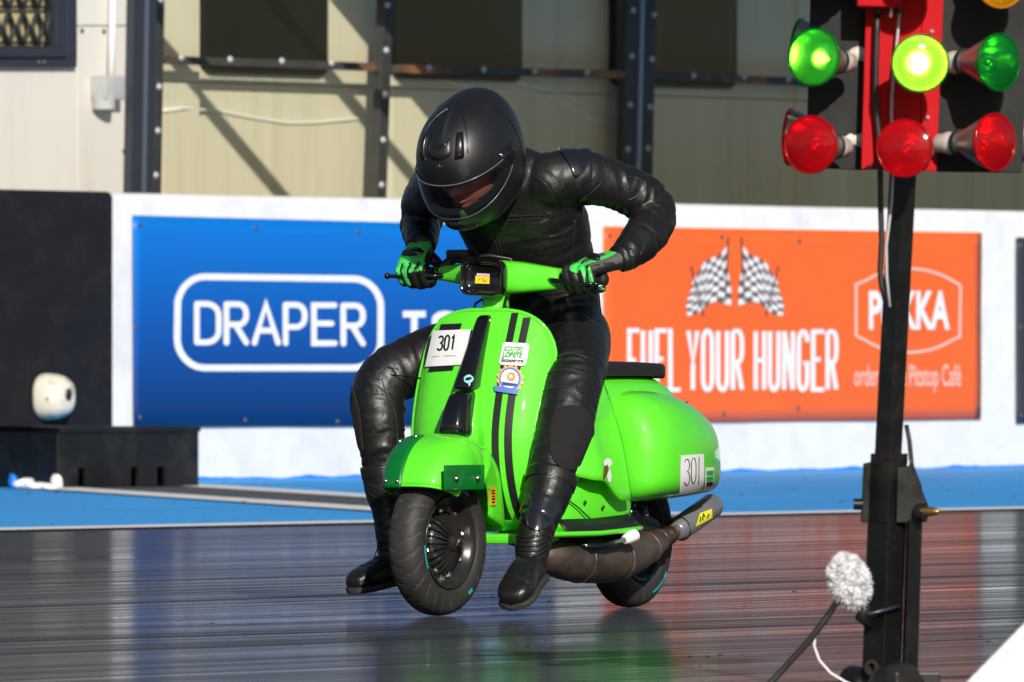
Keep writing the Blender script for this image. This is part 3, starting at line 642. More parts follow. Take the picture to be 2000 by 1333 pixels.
# lamps: spot bulbs on ceramic holders
CER = mat('ceramic_holder', (0.62, 0.58, 0.52), 0.4, vary=0.15, scale=40, dirt=(0.2, 0.15, 0.1), dscale=30, damt=0.5)
REFL = mat('lamp_reflector', (0.80, 0.80, 0.80), 0.20, 1.0)
NECK = mat('lamp_glass_back', (0.42, 0.38, 0.34), 0.25, 0.7)
COLLAR = mat('black_rubber_collar', (0.02, 0.02, 0.02), 0.5)
def lens_mat(name, tint, body, k):
    m = bpy.data.materials.new(name); m.use_nodes = True; t = m.node_tree; t.nodes.clear(); L = t.links.new
    o = _n(t, 'ShaderNodeOutputMaterial'); tr = _n(t, 'ShaderNodeBsdfTransparent'); tr.inputs[0].default_value = (*tint, 1)
    df = _n(t, 'ShaderNodeBsdfPrincipled'); df.inputs['Base Color'].default_value = (*body, 1); df.inputs['Roughness'].default_value = 0.12
    df.inputs['Coat Weight'].default_value = 0.6
    nz = _n(t, 'ShaderNodeTexVoronoi'); nz.inputs['Scale'].default_value = 120; bp = _n(t, 'ShaderNodeBump'); bp.inputs['Strength'].default_value = 0.12; bp.inputs['Distance'].default_value = 0.002
    tc = _n(t, 'ShaderNodeTexCoord'); L(tc.outputs['Object'], nz.inputs['Vector']); L(nz.outputs['Distance'], bp.inputs['Height']); L(bp.outputs[0], df.inputs['Normal'])
    mx = _n(t, 'ShaderNodeMixShader'); mx.inputs[0].default_value = k; L(tr.outputs[0], mx.inputs[1]); L(df.outputs[0], mx.inputs[2]); L(mx.outputs[0], o.inputs[0]); return m
LENS = {'red': lens_mat('red_lens', (0.90, 0.02, 0.03), (0.62, 0.006, 0.012), 0.40), 'green': lens_mat('green_lens', (0.11, 0.66, 0.06), (0.008, 0.34, 0.05), 0.25),
        'lit_green': lens_mat('lit_green_lens', (0.50, 0.86, 0.16), (0.06, 0.45, 0.05), 0.2), 'amber': lens_mat('amber_lens', (0.95, 0.55, 0.02), (0.75, 0.32, 0.01), 0.5)}  # second green lens, tinted paler to carry its lamp's bright glow
HOT = mat('lit_filament', (0.9, 1.0, 0.6), 0.5, emit=(1.0, 1.0, 0.30), estr=26)
HOT2 = mat('lit_filament_bright', (0.9, 1.0, 0.6), 0.5, emit=(1.0, 0.95, 0.25), estr=100)
def start_lamp(px, py, dy, d, colour, lit=None, label=None, sock=True, s=1.0):
    d = Vector(d).normalized(); q = d.to_track_quat('X', 'Z').to_matrix().to_4x4()
    M = Matrix.Translation(tp(px, py, dy)) @ q @ Matrix.Scale(s, 4)
    mb = MB(); mb.lathe([(0.061, -0.004), (0.0635, -0.002), (0.0635, 0.004), (0.059, 0.006), (0.059, 0.0), (0.061, -0.004)], M, 40); rim = mb.build('lamp', LENS[colour], tree, True)
    if label: rim['label'] = label
    mb = MB(); mb.lathe([(0.0595, 0.003), (0.052, 0.007), (0.035, 0.012), (0.018, 0.0145), (0.0005, 0.015)], M, 40); mb.build('lens', LENS[colour], rim, True)
    mb = MB(); mb.lathe([(0.059, -0.002)] + [(0.020 + 0.039 * math.sqrt(k / 8), -0.072 + 0.070 * k / 8) for k in range(7, -1, -1)] + [(0.0005, -0.075)], M, 40); mb.build('reflector', REFL, rim, True)
    mb = MB(); mb.lathe([(0.0618, -0.003), (0.055, -0.022), (0.042, -0.055), (0.030, -0.083), (0.024, -0.100), (0.024, -0.108)], M, 36); mb.build('bulb_back', NECK, rim, True)
    mb = MB(); mb.lathe([(0.026, -0.095), (0.030, -0.097), (0.030, -0.110), (0.026, -0.112)], M, 24); mb.build('collar', COLLAR, rim, autos=40)
    mb = MB(); mb.lathe([(0.0225, -0.108), (0.025, -0.114), (0.025, -0.140), (0.021, -0.148), (0.021, -0.165), (0.015, -0.172), (0.0005, -0.172)], M, 24); mb.build('holder', CER, rim, autos=50)
    mb = MB(); mb.lathe([(0.0005, -0.022), (0.009, -0.025), (0.0125, -0.034), (0.009, -0.043), (0.0005, -0.046)], M, 20); mb.build('filament_bulb', lit or REFL, rim, True)
start_lamp(1590, 112, -0.19, (-0.48, -0.87, 0.05), 'green', HOT, 'lit green lamp')
start_lamp(1797, 124, -0.19, (0.06, -0.99, -0.03), 'lit_green', HOT2, 'brightly lit green lamp')
start_lamp(1950, 122, -0.15, (0.66, -0.74, -0.02), 'green')
start_lamp(1584, 283, -0.19, (-0.46, -0.88, 0.02), 'red'); start_lamp(1767, 290, -0.19, (-0.30, -0.95, 0.03), 'red'); start_lamp(1942, 278, -0.15, (0.68, -0.73, 0.0), 'red')
start_lamp(1955, -40, -0.15, (0.45, -0.88, -0.08), 'amber'); start_lamp(1797, -74, -0.19, (0.06, -0.99, -0.03), 'amber'); start_lamp(1592, -60, -0.19, (-0.48, -0.87, 0.05), 'amber')
start_lamp(1561, 92, 0.12, (-0.94, 0.30, 0.12), 'green'); start_lamp(1545, 268, 0.12, (-0.94, 0.28, 0.05), 'red')
start_lamp(2020, 268, 0.15, (0.94, 0.28, 0.05), 'red')
# leads
def lead(name, label, pts, r_, m, par=None, cat='cable'):
    mb = MB(); mb.tube(pts, r_, 8); o = mb.build(name, m, par, True)
    if par is None: o.matrix_world = Matrix.Translation(tree_o); tag(o, label, cat)
    return o
RUB = mat('black_cable', (0.018, 0.018, 0.018), 0.45); GRC = mat('grey_cable', (0.45, 0.45, 0.46), 0.45)
lead('lamp_lead', None, [tp(x, y, -0.03) for x, y in ((1715, 15), (1713, 60), (1711, 130), (1710, 190), (1716, 260), (1719, 330), (1720, 400), (1722, 470), (1719, 530), (1722, 560), (1730, 590))], 0.0062, RUB, tree)
lead('lamp_lead', None, [tp(x, y, -0.03) for x, y in ((1757, 20), (1754, 60), (1748, 120), (1742, 190), (1741, 225), (1745, 300), (1744, 350), (1741, 400), (1735, 450), (1731, 480), (1732, 540), (1738, 600))], 0.0032, GRC, tree)
lead('lamp_lead', None, [tp(x, y, 0.06) for x, y in ((1770, 830), (1776, 860), (1780, 900), (1783, 930))], 0.005, RUB, tree)
for x in (1716, 1757):
    mb = MB(); mb.tube([tp(x, 8, -0.035), tp(x, 26, -0.035)], 0.0105, 14); mb.build('cable_gland', RUB, tree, autos=40)
mb = MB(); mb.tube([tp(1741, 15, -0.06), tp(1740, 30, -0.06), tp(1739, 34, -0.06)], [0.002, 0.004, 0.003], 8); mb.build('indicator', WHITE_PRINT, tree, True)
# fluffy microphone strapped to the post, its lead and a white cable
mic = thing('microphone', 'grey-white fluffy windshield microphone strapped low on the black post', 'microphone', Matrix.Translation(tree_o))
mc = tp(1659, 1136, -0.03); rndm = random.Random(5); mb = MB()
ax = Vector((0.32, 0, -0.95)).normalized(); q = ax.to_track_quat('Z', 'Y').to_matrix()
for i in range(5200):
    a, zc = rndm.uniform(0, 2 * math.pi), rndm.uniform(-1, 1); rr = math.sqrt(1 - zc * zc)
    n_ = Vector((rr * math.cos(a), rr * math.sin(a), zc)); p = q @ Vector((n_.x * 0.040, n_.y * 0.040, n_.z * 0.058)); nn = q @ n_
    cl_ = noise.noise_vector(p * 75 + Vector((3, 1, 2))) * 2.4; tip = p + (nn * 0.9 + cl_ + Vector((rndm.gauss(0, .35), rndm.gauss(0, .35), rndm.gauss(-.25, .35)))).normalized() * rndm.uniform(0.006, 0.014)
    sd_ = nn.cross(Vector((rndm.random(), rndm.random(), rndm.random()))).normalized() * 0.0016; s2 = nn.cross(sd_).normalized() * 0.0016
    mb.add([mc + p + sd_, mc + p - sd_ * 0.5 + s2, mc + p - sd_ * 0.5 - s2, mc + tip], [(0, 1, 3), (1, 2, 3), (2, 0, 3)])
tag(mb.build('fur', mat('mottled_fur', (0.78, 0.78, 0.80), 0.9, vary=0.12, scale=45, dirt=(0.10, 0.11, 0.16), dscale=70, damt=0.45), mic), kind='stuff')
mb = MB(); rings = []
for k in range(9):
    th = math.pi * k / 8; rings.append([mc + q @ Vector((0.041 * math.sin(th) * math.cos(a), 0.041 * math.sin(th) * math.sin(a), 0.059 * math.cos(th))) for a in np.linspace(0, 2 * math.pi, 17)[:-1]])
mb.loft(rings); mb.build('windshield', mat('grey_foam', (0.30, 0.31, 0.34), 0.95), mic, True)
mb = MB(); mb.tube([tp(1690, 1185, -0.02), tp(1682, 1205, 0), tp(1700, 1225, 0.02)], [0.012, 0.014, 0.008], 10); mb.build('grip', RUB, mic, True)
mb = MB(); mb.tube([tp(1683, 1200, -0.01), tp(1700, 1199, -0.012), tp(1736, 1190, -0.012), tp(1757, 1184, 0.02)], 0.0045, 8); mb.build('strap', mat('blue_black_tape', (0.02, 0.025, 0.04), 0.3), mic, True)
lead('microphone_cable', 'thick black lead running down from the fluffy microphone to the strip', [tp(1637, 1172, -0.03), tp(1612, 1210, -0.05), tp(1580, 1252, -0.09), tp(1540, 1296, -0.14), tp(1490, 1350, -0.19), tp(1440, 1364, -0.2), tp(1340, 1366, -0.2)], 0.0075, RUB)
lead('signal_cable', 'thin white cable curving down beside the start light post', [tp(1604, 1222, -0.05), tp(1592, 1240, -0.06), tp(1590, 1262, -0.06), tp(1600, 1290, -0.06), tp(1622, 1315, -0.06), tp(1652, 1333, -0.06), tp(1690, 1350, -0.05), tp(1740, 1356, -0.05)], 0.0032, mat('white_cable', (0.7, 0.7, 0.7), 0.4))
# white painted block at the right edge, nearer than the post
blk_o = cam_pt(1960, 1429, 21.5); blk_o.z = 0
blk = thing('concrete_block', 'sloping white painted concrete block next to the start light post', 'concrete block', Matrix.Translation(blk_o))
def bp_(px, py, dy=0): return cam_pt(px, py, 21.5 + dy) - blk_o
mb = MB(); f = [bp_(1791, 1429), bp_(2092, 1120), bp_(2110, 1112), bp_(2600, 1112), bp_(2600, 1429)]; b = [p + Vector((0.12, 0.55, 0)) for p in f]
mb.add(f + b, [(4, 3, 2, 1, 0), (5, 6, 7, 8, 9)] + [(j, (j + 1) % 5, 5 + (j + 1) % 5, 5 + j) for j in range(5)])
mb.build('block', mat('block_white_paint', (0.78, 0.78, 0.78), 0.8, vary=0.06, scale=25, bump=0.5, bscale=120), blk, fix=True, bev=0.012)
# ================================================================== scooter
S0 = Vector(((855 - 1000) / F_PX * 31.16, 31.16, 0))
SFW = Vector((-0.47, -0.8827, 0)).normalized()
SM = Matrix.Translation(S0) @ Matrix.Rotation(math.atan2(SFW.y, SFW.x), 4, 'Z')     # x forward, y to the rider's left, z up
SMI = SM.inverted()
def sproj(p):
    q = SM @ Vector(p); return 1000 + q.x / q.y * F_PX, HORIZON - (q.z - CAM_H) / q.y * F_PX
GREEN = mat('bright_green_paint', (0.11, 0.76, 0.022), 0.55, coat=1.0, spec=0.3, vary=0.05, scale=5, dirt=(0.03, 0.16, 0.012), dscale=40, damt=0.10)
GREEN.node_tree.nodes['Principled BSDF'].inputs['Coat Roughness'].default_value = 0.035
DKG = mat('dark_green_plate', (0.0, 0.155, 0.02), 0.35, coat=0.4, vary=0.12, scale=12, bump=0.08, bscale=20)
BGL = mat('gloss_black', (0.006, 0.006, 0.008), 0.14, coat=0.5)
BMT = mat('satin_black', (0.014, 0.014, 0.015), 0.42, vary=0.2, scale=20)
TYRE = mat('tyre_rubber', (0.026, 0.0245, 0.023), 0.62, vary=0.22, scale=18, bump=0.15, bscale=120)
RIMM = mat('black_alloy', (0.028, 0.027, 0.026), 0.24, 0.3, vary=0.2, scale=30)
GROOVE = mat('dusty_groove', (0.060, 0.055, 0.048), 0.8)
CHR = mat('bright_steel', (0.7, 0.69, 0.66), 0.2, 1.0)
ENG = mat('engine_casting', (0.02, 0.02, 0.02), 0.6, 0.2, vary=0.4, scale=15)
HEAT = mat('scorched_exhaust', (0.12, 0.092, 0.076), 0.44, 0.6, vary=0.55, scale=9, stretch=(1, 1, 1.5), dirt=(0.17, 0.085, 0.045), dscale=7, damt=0.7, rvary=0.14, bump=0.08, bscale=40)
WPAPER = mat('white_paper', (0.78, 0.78, 0.80), 0.6); INK = mat('black_ink', (0.008, 0.008, 0.009), 0.5)
BTAPE = mat('black_tape', (0.010, 0.010, 0.012), 0.45)
TEAL = mat('teal_marker', (0.01, 0.42, 0.40), 0.5)
scoot = thing('scooter', 'bright green race scooter with black stripes and number 301', 'scooter', SM)
def interp(xs, tab):
    ks = [a for a, _ in tab]; vs = [b for _, b in tab]
    # smooth (Catmull-Rom) interpolation through the table
    def one(x):
        if x <= ks[0]: return vs[0]
        if x >= ks[-1]: return vs[-1]
        i = max(j for j in range(len(ks) - 1) if ks[j] <= x); t = (x - ks[i]) / (ks[i + 1] - ks[i])
        d = lambda j: (vs[min(j + 1, len(vs) - 1)] - vs[max(j - 1, 0)]) / (ks[min(j + 1, len(ks) - 1)] - ks[max(j - 1, 0)])
        h = ks[i + 1] - ks[i]; m0, m1 = d(i) * h, d(i + 1) * h
        return (2 * t**3 - 3 * t**2 + 1) * vs[i] + (t**3 - 2 * t**2 + t) * m0 + (-2 * t**3 + 3 * t**2) * vs[i + 1] + (t**3 - t**2) * m1
    return one(xs)
# ---- decals thrown onto a surface
from mathutils.bvhtree import BVHTree
def bvh_of(objs):
    dg = bpy.context.evaluated_depsgraph_get(); vs, fs = [], []
    for o in objs:
        e = o.evaluated_get(dg); me = e.to_mesh(); k = len(vs); mw = o.matrix_world
        vs += [mw @ v.co for v in me.vertices]; fs += [[i + k for i in p.vertices] for p in me.polygons]; e.to_mesh_clear()
    return BVHTree.FromPolygons(vs, fs)
CAMO = Vector((0, 0, CAM_H))
def hit(bvh, px, py, off=0.0015, last=[None]):
    d = Vector(((px - 1000) / F_PX, 1, (HORIZON - py) / F_PX)).normalized()
    p, n, i, _ = bvh.ray_cast(CAMO + d * 20, d)
    if p is None:
        if last[0] is None: return Vector((0, 0, 0))
        return last[0]
    if n.dot(d) > 0: n = -n
    last[0] = SMI @ (p + n * off); return last[0]
def decal(name, bvh, quad, m, parent, nx=6, ny=6, off=0.0015):
    (ax_, ay), (bx, by), (cx, cy), (dx, dy) = quad; mb = MB(); rows = []
    for j in range(ny + 1):
        t = j / ny; rows.append([hit(bvh, (ax_ + (bx - ax_) * s) * (1 - t) + (dx + (cx - dx) * s) * t, (ay + (by - ay) * s) * (1 - t) + (dy + (cy - dy) * s) * t, off) for s in [i / nx for i in range(nx + 1)]])
    mb.grid(rows); return mb.build(name, m, parent, True)
def decal_poly(name, bvh, pts, m, parent, off=0.0015):
    cx, cy = sum(p[0] for p in pts) / len(pts), sum(p[1] for p in pts) / len(pts); n = len(pts); mb = MB(); K = 4
    vs = [hit(bvh, cx, cy, off)]
    for k in range(1, K + 1): vs += [hit(bvh, cx + (x - cx) * k / K, cy + (y - cy) * k / K, off) for x, y in pts]
    fs = [(0, 1 + j, 1 + (j + 1) % n) for j in range(n)]
    for k in range(K - 1): fs += [(1 + k * n + j, 1 + (k + 1) * n + j, 1 + (k + 1) * n + (j + 1) % n, 1 + k * n + (j + 1) % n) for j in range(n)]
    mb.add(vs, fs); return mb.build(name, m, parent, True)
def dense(pts, step=4.0):
    out = [pts[0]]
    for a, b in zip(pts, pts[1:]):
        L_ = math.hypot(b[0] - a[0], b[1] - a[1]); k = max(1, int(L_ / step)); out += [(a[0] + (b[0] - a[0]) * i / k, a[1] + (b[1] - a[1]) * i / k) for i in range(1, k + 1)]
    return out
def decal_line(name, bvh, lines, wd, m, parent, off=0.002):
    mb = MB()
    for k, l in enumerate(lines): ribbon(mb, dense(l), wd, lambda x, y, k=k: hit(bvh, x, y, off + 0.0003 * k))
    return mb.build(name, m, parent)
def seam(name, bvh, lines, r_, m, parent, off=0.0005):
    for l in lines:
        mb = MB(); mb.tube([hit(bvh, x, y, off) for x, y in smooth_line(l)], r_, 6); mb.build(name, m, parent, True)
def smooth_line(l, k=5):
    if len(l) < 3: return dense(l, 6)
    out = []
    for i in range(len(l) - 1):
        p0, p1, p2, p3 = l[max(i - 1, 0)], l[i], l[i + 1], l[min(i + 2, len(l) - 1)]
        for s in range(k):
            t = s / k; out.append(tuple(0.5 * ((2 * p1[c]) + (-p0[c] + p2[c]) * t + (2 * p0[c] - 5 * p1[c] + 4 * p2[c] - p3[c]) * t * t + (-p0[c] + 3 * p1[c] - 3 * p2[c] + p3[c]) * t**3) for c in (0, 1)))
    return out + [l[-1]]

# ---- wheels
RW = 0.2075
def wheel(cx, fins, steer=0.0):
    M = Matrix.Translation((cx, 0, RW)) @ Matrix.Rotation(steer, 4, 'Z') @ Matrix.Rotation(R(90), 4, 'Z')      # lathe axis X -> local Y (left)
    mb = MB(); prof = []
    for k in range(29):                                           # from the left bead over the tread to the right bead
        a = R(-152 + 304 * k / 28)
        prof.append((0.160 + 0.0475 * math.copysign(abs(math.cos(a)) ** 0.85, math.cos(a)) * (1.0 if math.cos(a) > 0 else 0.75), -0.051 * math.copysign(abs(math.sin(a)) ** 0.8, math.sin(a))))
    n = 360; rings = []
    for k, (r_, ax_) in enumerate(prof):
        ring = []
        for j in range(n):
            rr = r_
            if 6 <= k <= 22:
                s_ = (k - 14) / 8.0; ph = (j / n * 26 + abs(s_) * 0.85 + (0.5 if s_ > 0 else 0)) % 1.0
                if ph < 0.10 and abs(s_) > 0.08: rr = r_ - 0.004
            ang = 2 * math.pi * j / n; ring.append(M @ Vector((ax_, rr * math.cos(ang), rr * math.sin(ang))))
        rings.append(ring)
    mb.loft(rings, True, False, False)
    for k in range(28):
        for j in range(n):
            s_ = (k + 0.5 - 14) / 8.0; ph = ((j + .5) / n * 26 + abs(s_) * 0.85 + (0.5 if s_ > 0 else 0)) % 1.0
            if 6 <= k <= 21 and ph < 0.10 and abs(s_) > 0.08: mb.mi[k * n + j] = 1
    w_ = mb.build('wheel', TYRE, scoot, True, mats=[TYRE, GROOVE]); w_['label'] = 'front wheel with finned black hub' if fins else 'rear wheel'
    mb = MB(); mb.lathe([(0.122, -0.040), (0.130, -0.043), (0.1325, -0.038), (0.128, -0.030), (0.118, -0.020), (0.112, 0.0), (0.118, 0.022), (0.126, 0.034), (0.1335, 0.042), (0.131, 0.046), (0.124, 0.043), (0.117, 0.034), (0.108, 0.022), (0.100, 0.014), (0.082, 0.010), (0.078, 0.012)], M, 72)
    mb.build('rim', RIMM, w_, True)
    mb = MB(); mb.lathe([(0.080, 0.008), (0.078, 0.018), (0.066, 0.032), (0.045, 0.040), (0.026, 0.044), (0.024, 0.058), (0.015, 0.062), (0.0005, 0.062)], M, 48); mb.build('hub', RIMM, w_, autos=50)
    mb = MB(); mb.lathe([(0.100, -0.03), (0.100, 0.004), (0.0005, 0.004)], M, 40); mb.build('brake_drum', BMT, w_, autos=50)
    for k in range(24 if fins else 10):
        A = M @ Matrix.Rotation(2 * math.pi * k / (24 if fins else 10), 4, 'X'); mb = MB()
        mb.loft([[A @ Vector((x, yy, zz)) for x, zz in ((x0, -0.0024), (x1, -0.0012), (x1, 0.0012), (x0, 0.0024))] for yy, x0, x1 in ((0.026, 0.036, 0.056), (0.05, 0.030, 0.050), (0.068, 0.022, 0.043), (0.088, 0.008, 0.026))])
        mb.build('fin', RIMM, w_, fix=True)
    for k in range(8):
        A = M @ Matrix.Rotation(2 * math.pi * (k + 0.3) / 8, 4, 'X'); mb = MB()
        mb.lathe([(0.009, 0.0), (0.009, 0.012), (0.005, 0.016), (0.0005, 0.016)], A @ Matrix.Translation((0.0135, 0.094, 0)), 6); mb.build('wheel_nut', CHR, w_)
    mb = MB(); mb.lathe([(0.012, 0.0), (0.012, 0.012), (0.007, 0.016), (0.006, 0.024), (0.0005, 0.025)], M @ Matrix.Translation((0.060, 0, 0)), 6); mb.build('axle_nut', mat('brassy_nut', (0.55, 0.45, 0.30), 0.25, 1.0), w_)
    # paint-stick marks on the sidewall
    for a0, a1, r0, r1 in (((60, 84, 0.150, 0.158), (-62, -54, 0.160, 0.170), (182, 208, 0.150, 0.156)) if fins else ((-75, -48, 0.166, 0.172), (-47, -40, 0.163, 0.174))):
        mb = MB(); rows = []
        for r_ in (r0, r1):
            xx = 0.0420 + 0.0115 * math.sqrt(max(0, 1 - ((r_ - 0.158) / 0.05) ** 2)) + 0.0005
            rows.append([M @ Matrix.Rotation(R(a), 4, 'X') @ Vector((xx, (r_ + 0.0022 * math.sin(a * 1.7)), 0)) for a in np.linspace(a0, a1, 22)])
        mb.grid(rows); mb.build('chalk_mark', TEAL, w_)
    return w_
fwheel = wheel(0.0, True, R(-4)); rwheel = wheel(-1.18, False)

# ---- legshield
LX = [(0.22, -0.33), (0.27, -0.255), (0.33, -0.212), (0.42, -0.182), (0.52, -0.176), (0.62, -0.198), (0.72, -0.235), (0.80, -0.270), (0.88, -0.305)]
LWD = [(0.22, 0.180), (0.30, 0.190), (0.42, 0.206), (0.55, 0.213), (0.66, 0.213), (0.74, 0.206), (0.79, 0.190), (0.825, 0.166), (0.847, 0.136), (0.860, 0.100), (0.866, 0.06)]
def legx(y, z): return interp(z, LX) - 0.95 * abs(y) ** 2.0 - 5.0 * max(0, abs(y) - 0.14) ** 2 - (0.018 if y > 0 else 0) * min(1, max(0, abs(y) - 0.10) / 0.1) ** 2
mb = MB(); rows = []
zs = list(np.linspace(0.24, 0.80, 22)) + [0.812, 0.823, 0.833, 0.842, 0.849, 0.855, 0.860, 0.864, 0.866]
for z in zs:
    hw = interp(z, LWD); rows.append([Vector((legx(hw * s, z), hw * s, z)) for s in np.linspace(-1, 1, 33)])
mb.grid(rows)
shield = mb.build('legshield', GREEN, scoot, True, solid=0.006, off=0)
edge = [r_[0] for r_ in rows] + rows[-1][1:-1] + [r_[-1] for r_ in reversed(rows)]
mb = MB(); mb.tube(edge, 0.0065, 8); mb.build('rolled_edge', GREEN, scoot, True)
def shield_strip(name, y0, y1, z0, z1, m, off=0.0045, nz=40, ny=3):
    mb = MB(); rows = []
    for z in np.linspace(z0, z1, nz): rows.append([Vector((legx(y, z) + off, y, z)) for y in np.linspace(y0, y1, ny)])
    mb.grid(rows); return mb.build(name, m, scoot, True)
for y0 in (0.078, 0.115): shield_strip('stripe', y0, y0 + 0.0215, 0.262, 0.858 if y0 < 0.1 else 0.845, BTAPE)
# horn cover
def rr_ring(cx, cy, z, dx, dy, p=4.0, n=24, tilt=0.0):
    out = []
    for k in range(n):
        a = 2 * math.pi * k / n; ca, sa = math.cos(a), math.sin(a)
        x = math.copysign(abs(ca) ** (2 / p), ca) * dx; out.append(Vector((cx + x, cy + math.copysign(abs(sa) ** (2 / p), sa) * dy, z + x * tilt)))
    return out
mb = MB(); rings = []
for z, pr, hw in ((0.853, 0.002, 0.006), (0.851, 0.012, 0.015), (0.843, 0.020, 0.0195), (0.80, 0.030, 0.0215), (0.74, 0.042, 0.0245), (0.68, 0.056, 0.0285), (0.650, 0.064, 0.0305), (0.642, 0.060, 0.0295), (0.640, 0.03, 0.02)):
    rings.append(rr_ring(legx(0, z) + pr / 2, 0, z, pr / 2 + 0.004, hw, 4.5))
mb.loft(rings); horn = mb.build('horn_cover', BGL, scoot, True, fix=True)
mb = MB(); rings = []
for z, pr, hw in ((0.637, 0.012, 0.020), (0.634, 0.066, 0.027), (0.622, 0.088, 0.032), (0.585, 0.104, 0.036), (0.545, 0.112, 0.040), (0.522, 0.112, 0.0415), (0.510, 0.104, 0.040), (0.505, 0.05, 0.035)):
    rings.append(rr_ring(legx(0, z) + pr / 2 - 0.004, 0, z, pr / 2 + 0.008, hw, 3.6))
mb.loft(rings); horn2 = mb.build('horn_grille_cover', BGL, scoot, True, fix=True)
mb = MB(); rings = []
for z, pr, hw in ((0.650, 0.03, 0.030), (0.635, 0.055, 0.040), (0.55, 0.075, 0.052), (0.44, 0.09, 0.062)): rings.append(rr_ring(legx(0, z) + pr / 2 - 0.02, 0, z, pr / 2, hw, 3))
mb.loft(rings); mb.build('fork_shroud', GREEN, scoot, True, fix=True)

# ---- mudguard
def guard_pt(th, s, off=0.0):
    a = R(th); t = (th - 8) / 187
    r_ = 0.200 + 0.008 * math.sin(math.pi * t) + off + 0.085 * max(0, (t - 0.55) / 0.45) ** 1.3
    w_ = 0.118 * (0.60 + 0.40 * min(1, math.sin(math.pi * min(1, t * 1.15 + 0.10)) ** 0.6)) if t < 0.6 else 0.118 * (1 - 0.25 * (t - 0.6) / 0.4)
    w_ += off * 0.5
    dep = 0.112 + 0.02 * math.sin(math.pi * t) + 0.10 * max(0, t - 0.6)
    ss = abs(s); yy = w_ * min(1.0, math.sin(min(1, ss * 1.12) * math.pi / 2) ** 0.85) if ss > 0 else 0
    d_ = dep * (max(0, ss) ** 2.6)
    rr = r_ - d_
    return Vector((-0.012 + rr * math.cos(a) * 1.0, math.copysign(yy, s), 0.318 + rr * math.sin(a) * 0.94))
mb = MB(); rows = [[guard_pt(th, s) for s in np.linspace(-1, 1, 33)] for th in np.linspace(16, 198, 40)]
mb.grid(rows); guard = mb.build('front_mudguard', GREEN, scoot, True, solid=0.004, off=0)
mb = MB(); ed = [r_[0] for r_ in rows]; mb.tube([r_[-1] for r_ in rows], 0.004, 6); mb.tube(rows[0], 0.004, 6); mb.tube(ed, 0.004, 6); tag(mb.build('guard_edge', GREEN, guard, True))
mb = MB(); mb.grid([[guard_pt(th, s, 0.006) for s in np.linspace(-0.50, -0.07, 9)] for th in np.linspace(14, 74, 16)]); strap = mb.build('patch_plate', DKG, scoot, True, solid=0.005, off=0)
mb = MB(); rows = []
for z in np.linspace(0.358, 0.428, 5): rows.append([Vector((x, 0.118 + 0.004 - 0.3 * (x - 0.06) ** 2, z)) for x in np.linspace(-0.055, 0.178, 8)])
mb.grid(rows); patch = mb.build('patch_plate', DKG, scoot, True, solid=0.006, off=0, bev=0.001)
def rivet(p, d, par, r_=0.006, m=CHR):
    mb = MB(); mb.lathe([(r_, 0), (r_ * 0.9, r_ * 0.5), (r_ * 0.4, r_ * 0.9), (0.0003, r_)], Matrix.Translation(p) @ Vector(d).to_track_quat('X', 'Z').to_matrix().to_4x4(), 10); return mb.build('rivet', m, par, True)
for s, th in ((-0.42, 68), (-0.14, 70), (-0.38, 20), (-0.12, 19)): p = guard_pt(th, s, 0.009); rivet(p, (math.cos(R(th)), s, math.sin(R(th))), strap, 0.007)
for x in (0.125, 0.0): rivet((x, 0.127, 0.39), (0, 1, 0), patch, 0.009)
# fork: trailing link, damper
mb = MB(); mb.tube([(-0.17, -0.075, 0.47), (-0.10, -0.085, 0.33), (-0.02, -0.08, 0.22)], [0.026, 0.024, 0.03], 12); mb.tube([(-0.05, -0.07, 0.42), (-0.04, -0.075, 0.24)], 0.022, 12); mb.build('fork', BMT, scoot, True)
mb = MB(); mb.tube([(-0.17, 0, 0.60), (-0.10, 0, 0.47), (-0.09, -0.04, 0.44)], 0.03, 14); mb.build('steering_tube', BMT, scoot, True)
mb = MB(); mb.box((-0.08, 0.0, 0.42), (0.14, 0.15, 0.06), bev=0.02); mb.build('inner_guard', BMT, scoot)

# ---- headset with bars (tilted a little)
HB = Matrix.Translation((-0.36, 0, 0.962)) @ Matrix.Rotation(R(-2.2), 4, 'X')
hs = MB(); rings = []
for y, cx, cz, dx, dz, p in ((-0.205, -0.008, 0.004, 0.019, 0.018, 3), (-0.20, -0.008, 0.004, 0.022, 0.021, 3), (-0.13, 0.0, 0.004, 0.031, 0.027, 3), (-0.085, 0.012, 0.002, 0.047, 0.036, 3), (-0.06, 0.008, 0.0, 0.052, 0.046, 3.2), (0.0, 0.006, 0.0, 0.056, 0.049, 3.2),
                             (0.06, 0.010, 0.0, 0.054, 0.048, 3.2), (0.085, 0.008, 0.000, 0.050, 0.046, 4), (0.13, 0.0, 0.000, 0.042, 0.040, 4), (0.20, -0.006, 0.0, 0.030, 0.031, 4), (0.205, -0.006, 0.0, 0.026, 0.028, 4)):
    rings.append([HB @ Vector((cx + math.copysign(abs(math.cos(a)) ** (2 / p), math.cos(a)) * dx, y, cz + math.copysign(abs(math.sin(a)) ** (2 / p), math.sin(a)) * dz)) for a in np.linspace(0, 2 * math.pi, 25)[:-1]])
hs.loft(rings); headset = hs.build('headset', GREEN, scoot, True, fix=True, sub=1)
mb = MB(); rings = []
for z, hx, hy, cx in ((0.925, 0.045, 0.048, -0.348), (0.90, 0.036, 0.036, -0.350), (0.87, 0.037, 0.038, -0.345), (0.83, 0.045, 0.048, -0.335)): rings.append(rr_ring(cx, 0, z, hx, hy, 2.6))
mb.loft(rings); mb.build('headset_neck', GREEN, scoot, True, fix=True)
